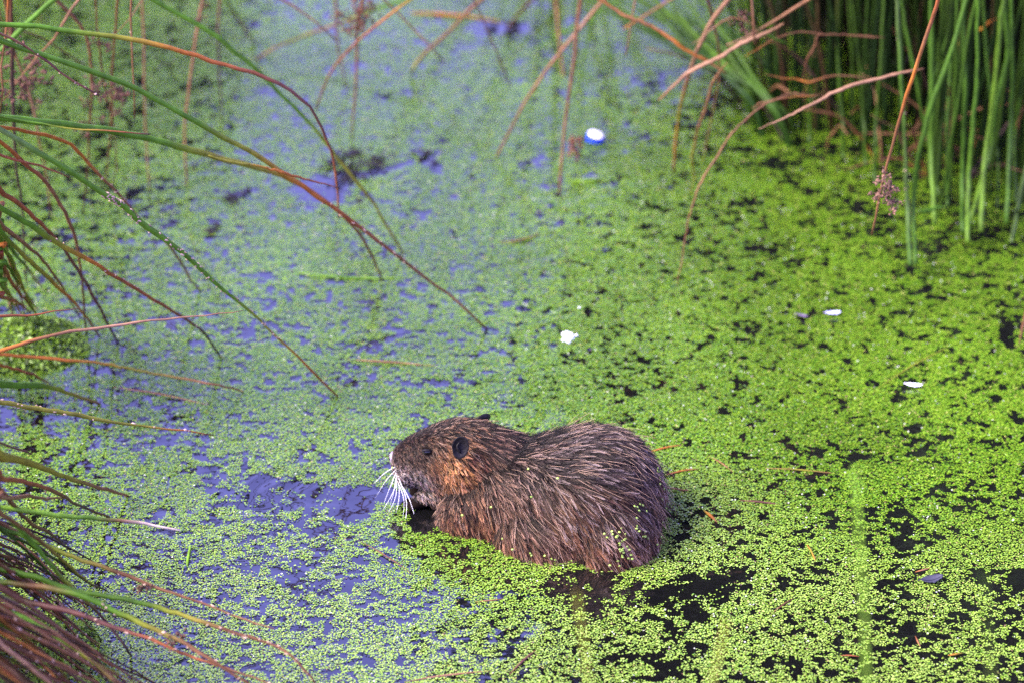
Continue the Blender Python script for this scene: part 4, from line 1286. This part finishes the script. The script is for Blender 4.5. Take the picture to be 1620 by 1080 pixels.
def foam(px, py, size, n, label):
    c = on_water(px, py, 0.002); B = Buf()
    for _ in range(n):
        o = RNG.standard_normal(3) * (size * 0.38, size * 0.5, size * 0.12)
        r = size * random.uniform(0.16, 0.34)
        B.add(*ellipsoid(c + o + (0, 0, size * 0.15), (r, r, r * 0.7), RNG.standard_normal(3) * 0.3 + (0, 0, 1), 10, 7), (0.70, 0.71, 0.75))
    o = B.build('foam_lump', M_FEATHER); return tag(o, label, 'foam')


foam(897, 535, 0.011, 30, 'white frothy lump floating above the coypu')
foam(918, 487, 0.004, 5, 'tiny white speck floating above the white frothy lump')


def stalk(px, w, cols, label, name='floating_stalk', cat='stalk', tip=0.3, z=0.0016):
    p = np.array([on_water(a, b_, z + 0.0012 * math.sin(i * 1.7)) for i, (a, b_) in enumerate(px)])
    P = catmull(p, 16); t = np.linspace(0, 1, 16)
    r = w * 0.29 * mm_per_px(P[8]) * (1 - (1 - tip) * np.abs(2 * t - 1) ** 2)
    v, f = tube(P, r, 6, 0.06)
    o = np_mesh(name, v, f, M_STEM, None, True, np.repeat(grad(cols, t), 6, 0))
    return tag(o, label, cat, 'dead stalks floating in the duckweed')


stalk([(550, 568), (600, 571), (650, 575), (692, 578)], 6, 'pkp', 'pinkish straight stalk floating behind the coypu in mid pond')
stalk([(790, 384), (820, 381), (855, 371)], 6, 'yby', 'short dark brown stalk with olive ends near the middle of the pond')
stalk([(470, 432), (520, 437), (580, 441), (640, 440)], 8, 'lgl', 'pale green stalk lying level below the bent rushes')
stalk([(650, 21), (700, 23), (750, 28), (800, 36)], 9, 'ooy', 'orange-yellow leaf blade floating beside the dark opening at the top', 'floating_leaf', 'leaf')
stalk([(895, 285), (930, 287), (958, 283)], 8, 'lll', 'short bright green blade floating below the bottle cap')
stalk([(1028, 714), (1055, 707), (1082, 703)], 5, 'ook', 'orange-brown stalk just behind the rump of the coypu')
stalk([(1052, 751), (1080, 744), (1106, 741)], 5, 'kok', 'tan stalk touching the right side of the coypu')
stalk([(1120, 720), (1140, 731), (1160, 746)], 4, 'kk', 'thin tan stalk slanting right of the tan one beside the coypu')
stalk([(1052, 770), (1078, 774), (1095, 775)], 5, 'vk', 'purple-brown scrap of stalk lying against the middle of the rump')
stalk([(1170, 791), (1200, 793), (1232, 797)], 6, 'bvv', 'brown and violet stalk lying level right of the coypu')
stalk([(1113, 806), (1124, 815), (1135, 826)], 9, 'yob', 'orange-brown curled leaf right of the coypu', 'floating_leaf', 'leaf')
stalk([(296, 893), (298, 880), (301, 864)], 8, 'lll', 'bright lime green cut blade standing out in the lower left duckweed', tip=0.8)
stalk([(1210, 740), (1260, 742), (1320, 748)], 4, 'kyk', 'long thin straw-coloured stalk right of the coypu')
stalk([(1448, 904), (1460, 901), (1472, 898)], 5, 'opo', 'short pink-orange stalk above the slate-grey feather')
stalk([(1276, 860), (1284, 872), (1290, 886)], 6, 'oyo', 'small orange stalk in the lower right duckweed', tip=0.4)
stalk([(1448, 1005), (1452, 1014), (1456, 1022)], 5, 'rk', 'small reddish stalk below the slate-grey feather')
stalk([(560, 850), (600, 872), (640, 898), (655, 910)], 4, 'dbd', 'dark thin twig in the water below the chin of the coypu', 'twig', 'twig')
stalk([(806, 1066), (828, 1044), (850, 1026)], 7, 'bvb', 'brown twig slanting at the bottom edge', 'twig', 'twig')
stalk([(640, 1078), (700, 1068), (780, 1060)], 6, 'vpk', 'pinkish stalk at the bottom edge left of the brown twig')
stalk([(745, 952), (775, 949), (800, 946)], 4, 'bkb', 'thin red-brown stalk in front of the coypu')
stalk([(1612, 545), (1622, 500), (1640, 440)], 8, 'bkk', 'dark twig standing out of the water at the right edge', 'twig', 'twig')
stalk([(1220, 970), (1240, 955), (1256, 945)], 5, 'bb', 'short dark brown stalk in front of the coypu at lower right')
stalk([(1330, 1036), (1345, 1036), (1360, 1038)], 4, 'rr', 'thin red stalk beside the blurred green stem')
stalk([(1500, 1036), (1512, 1034), (1524, 1032)], 5, 'oy', 'small yellow-orange leaf scrap at lower right', 'floating_leaf', 'leaf')
stalk([(180, 612), (250, 622), (330, 640)], 5, 'pkp', 'pale pink stalk lying in the duckweed at the left')
stalk([(1380, 620), (1440, 580), (1500, 548)], 4, 'yyy', 'thin yellowish thread of stalk above the white feather')
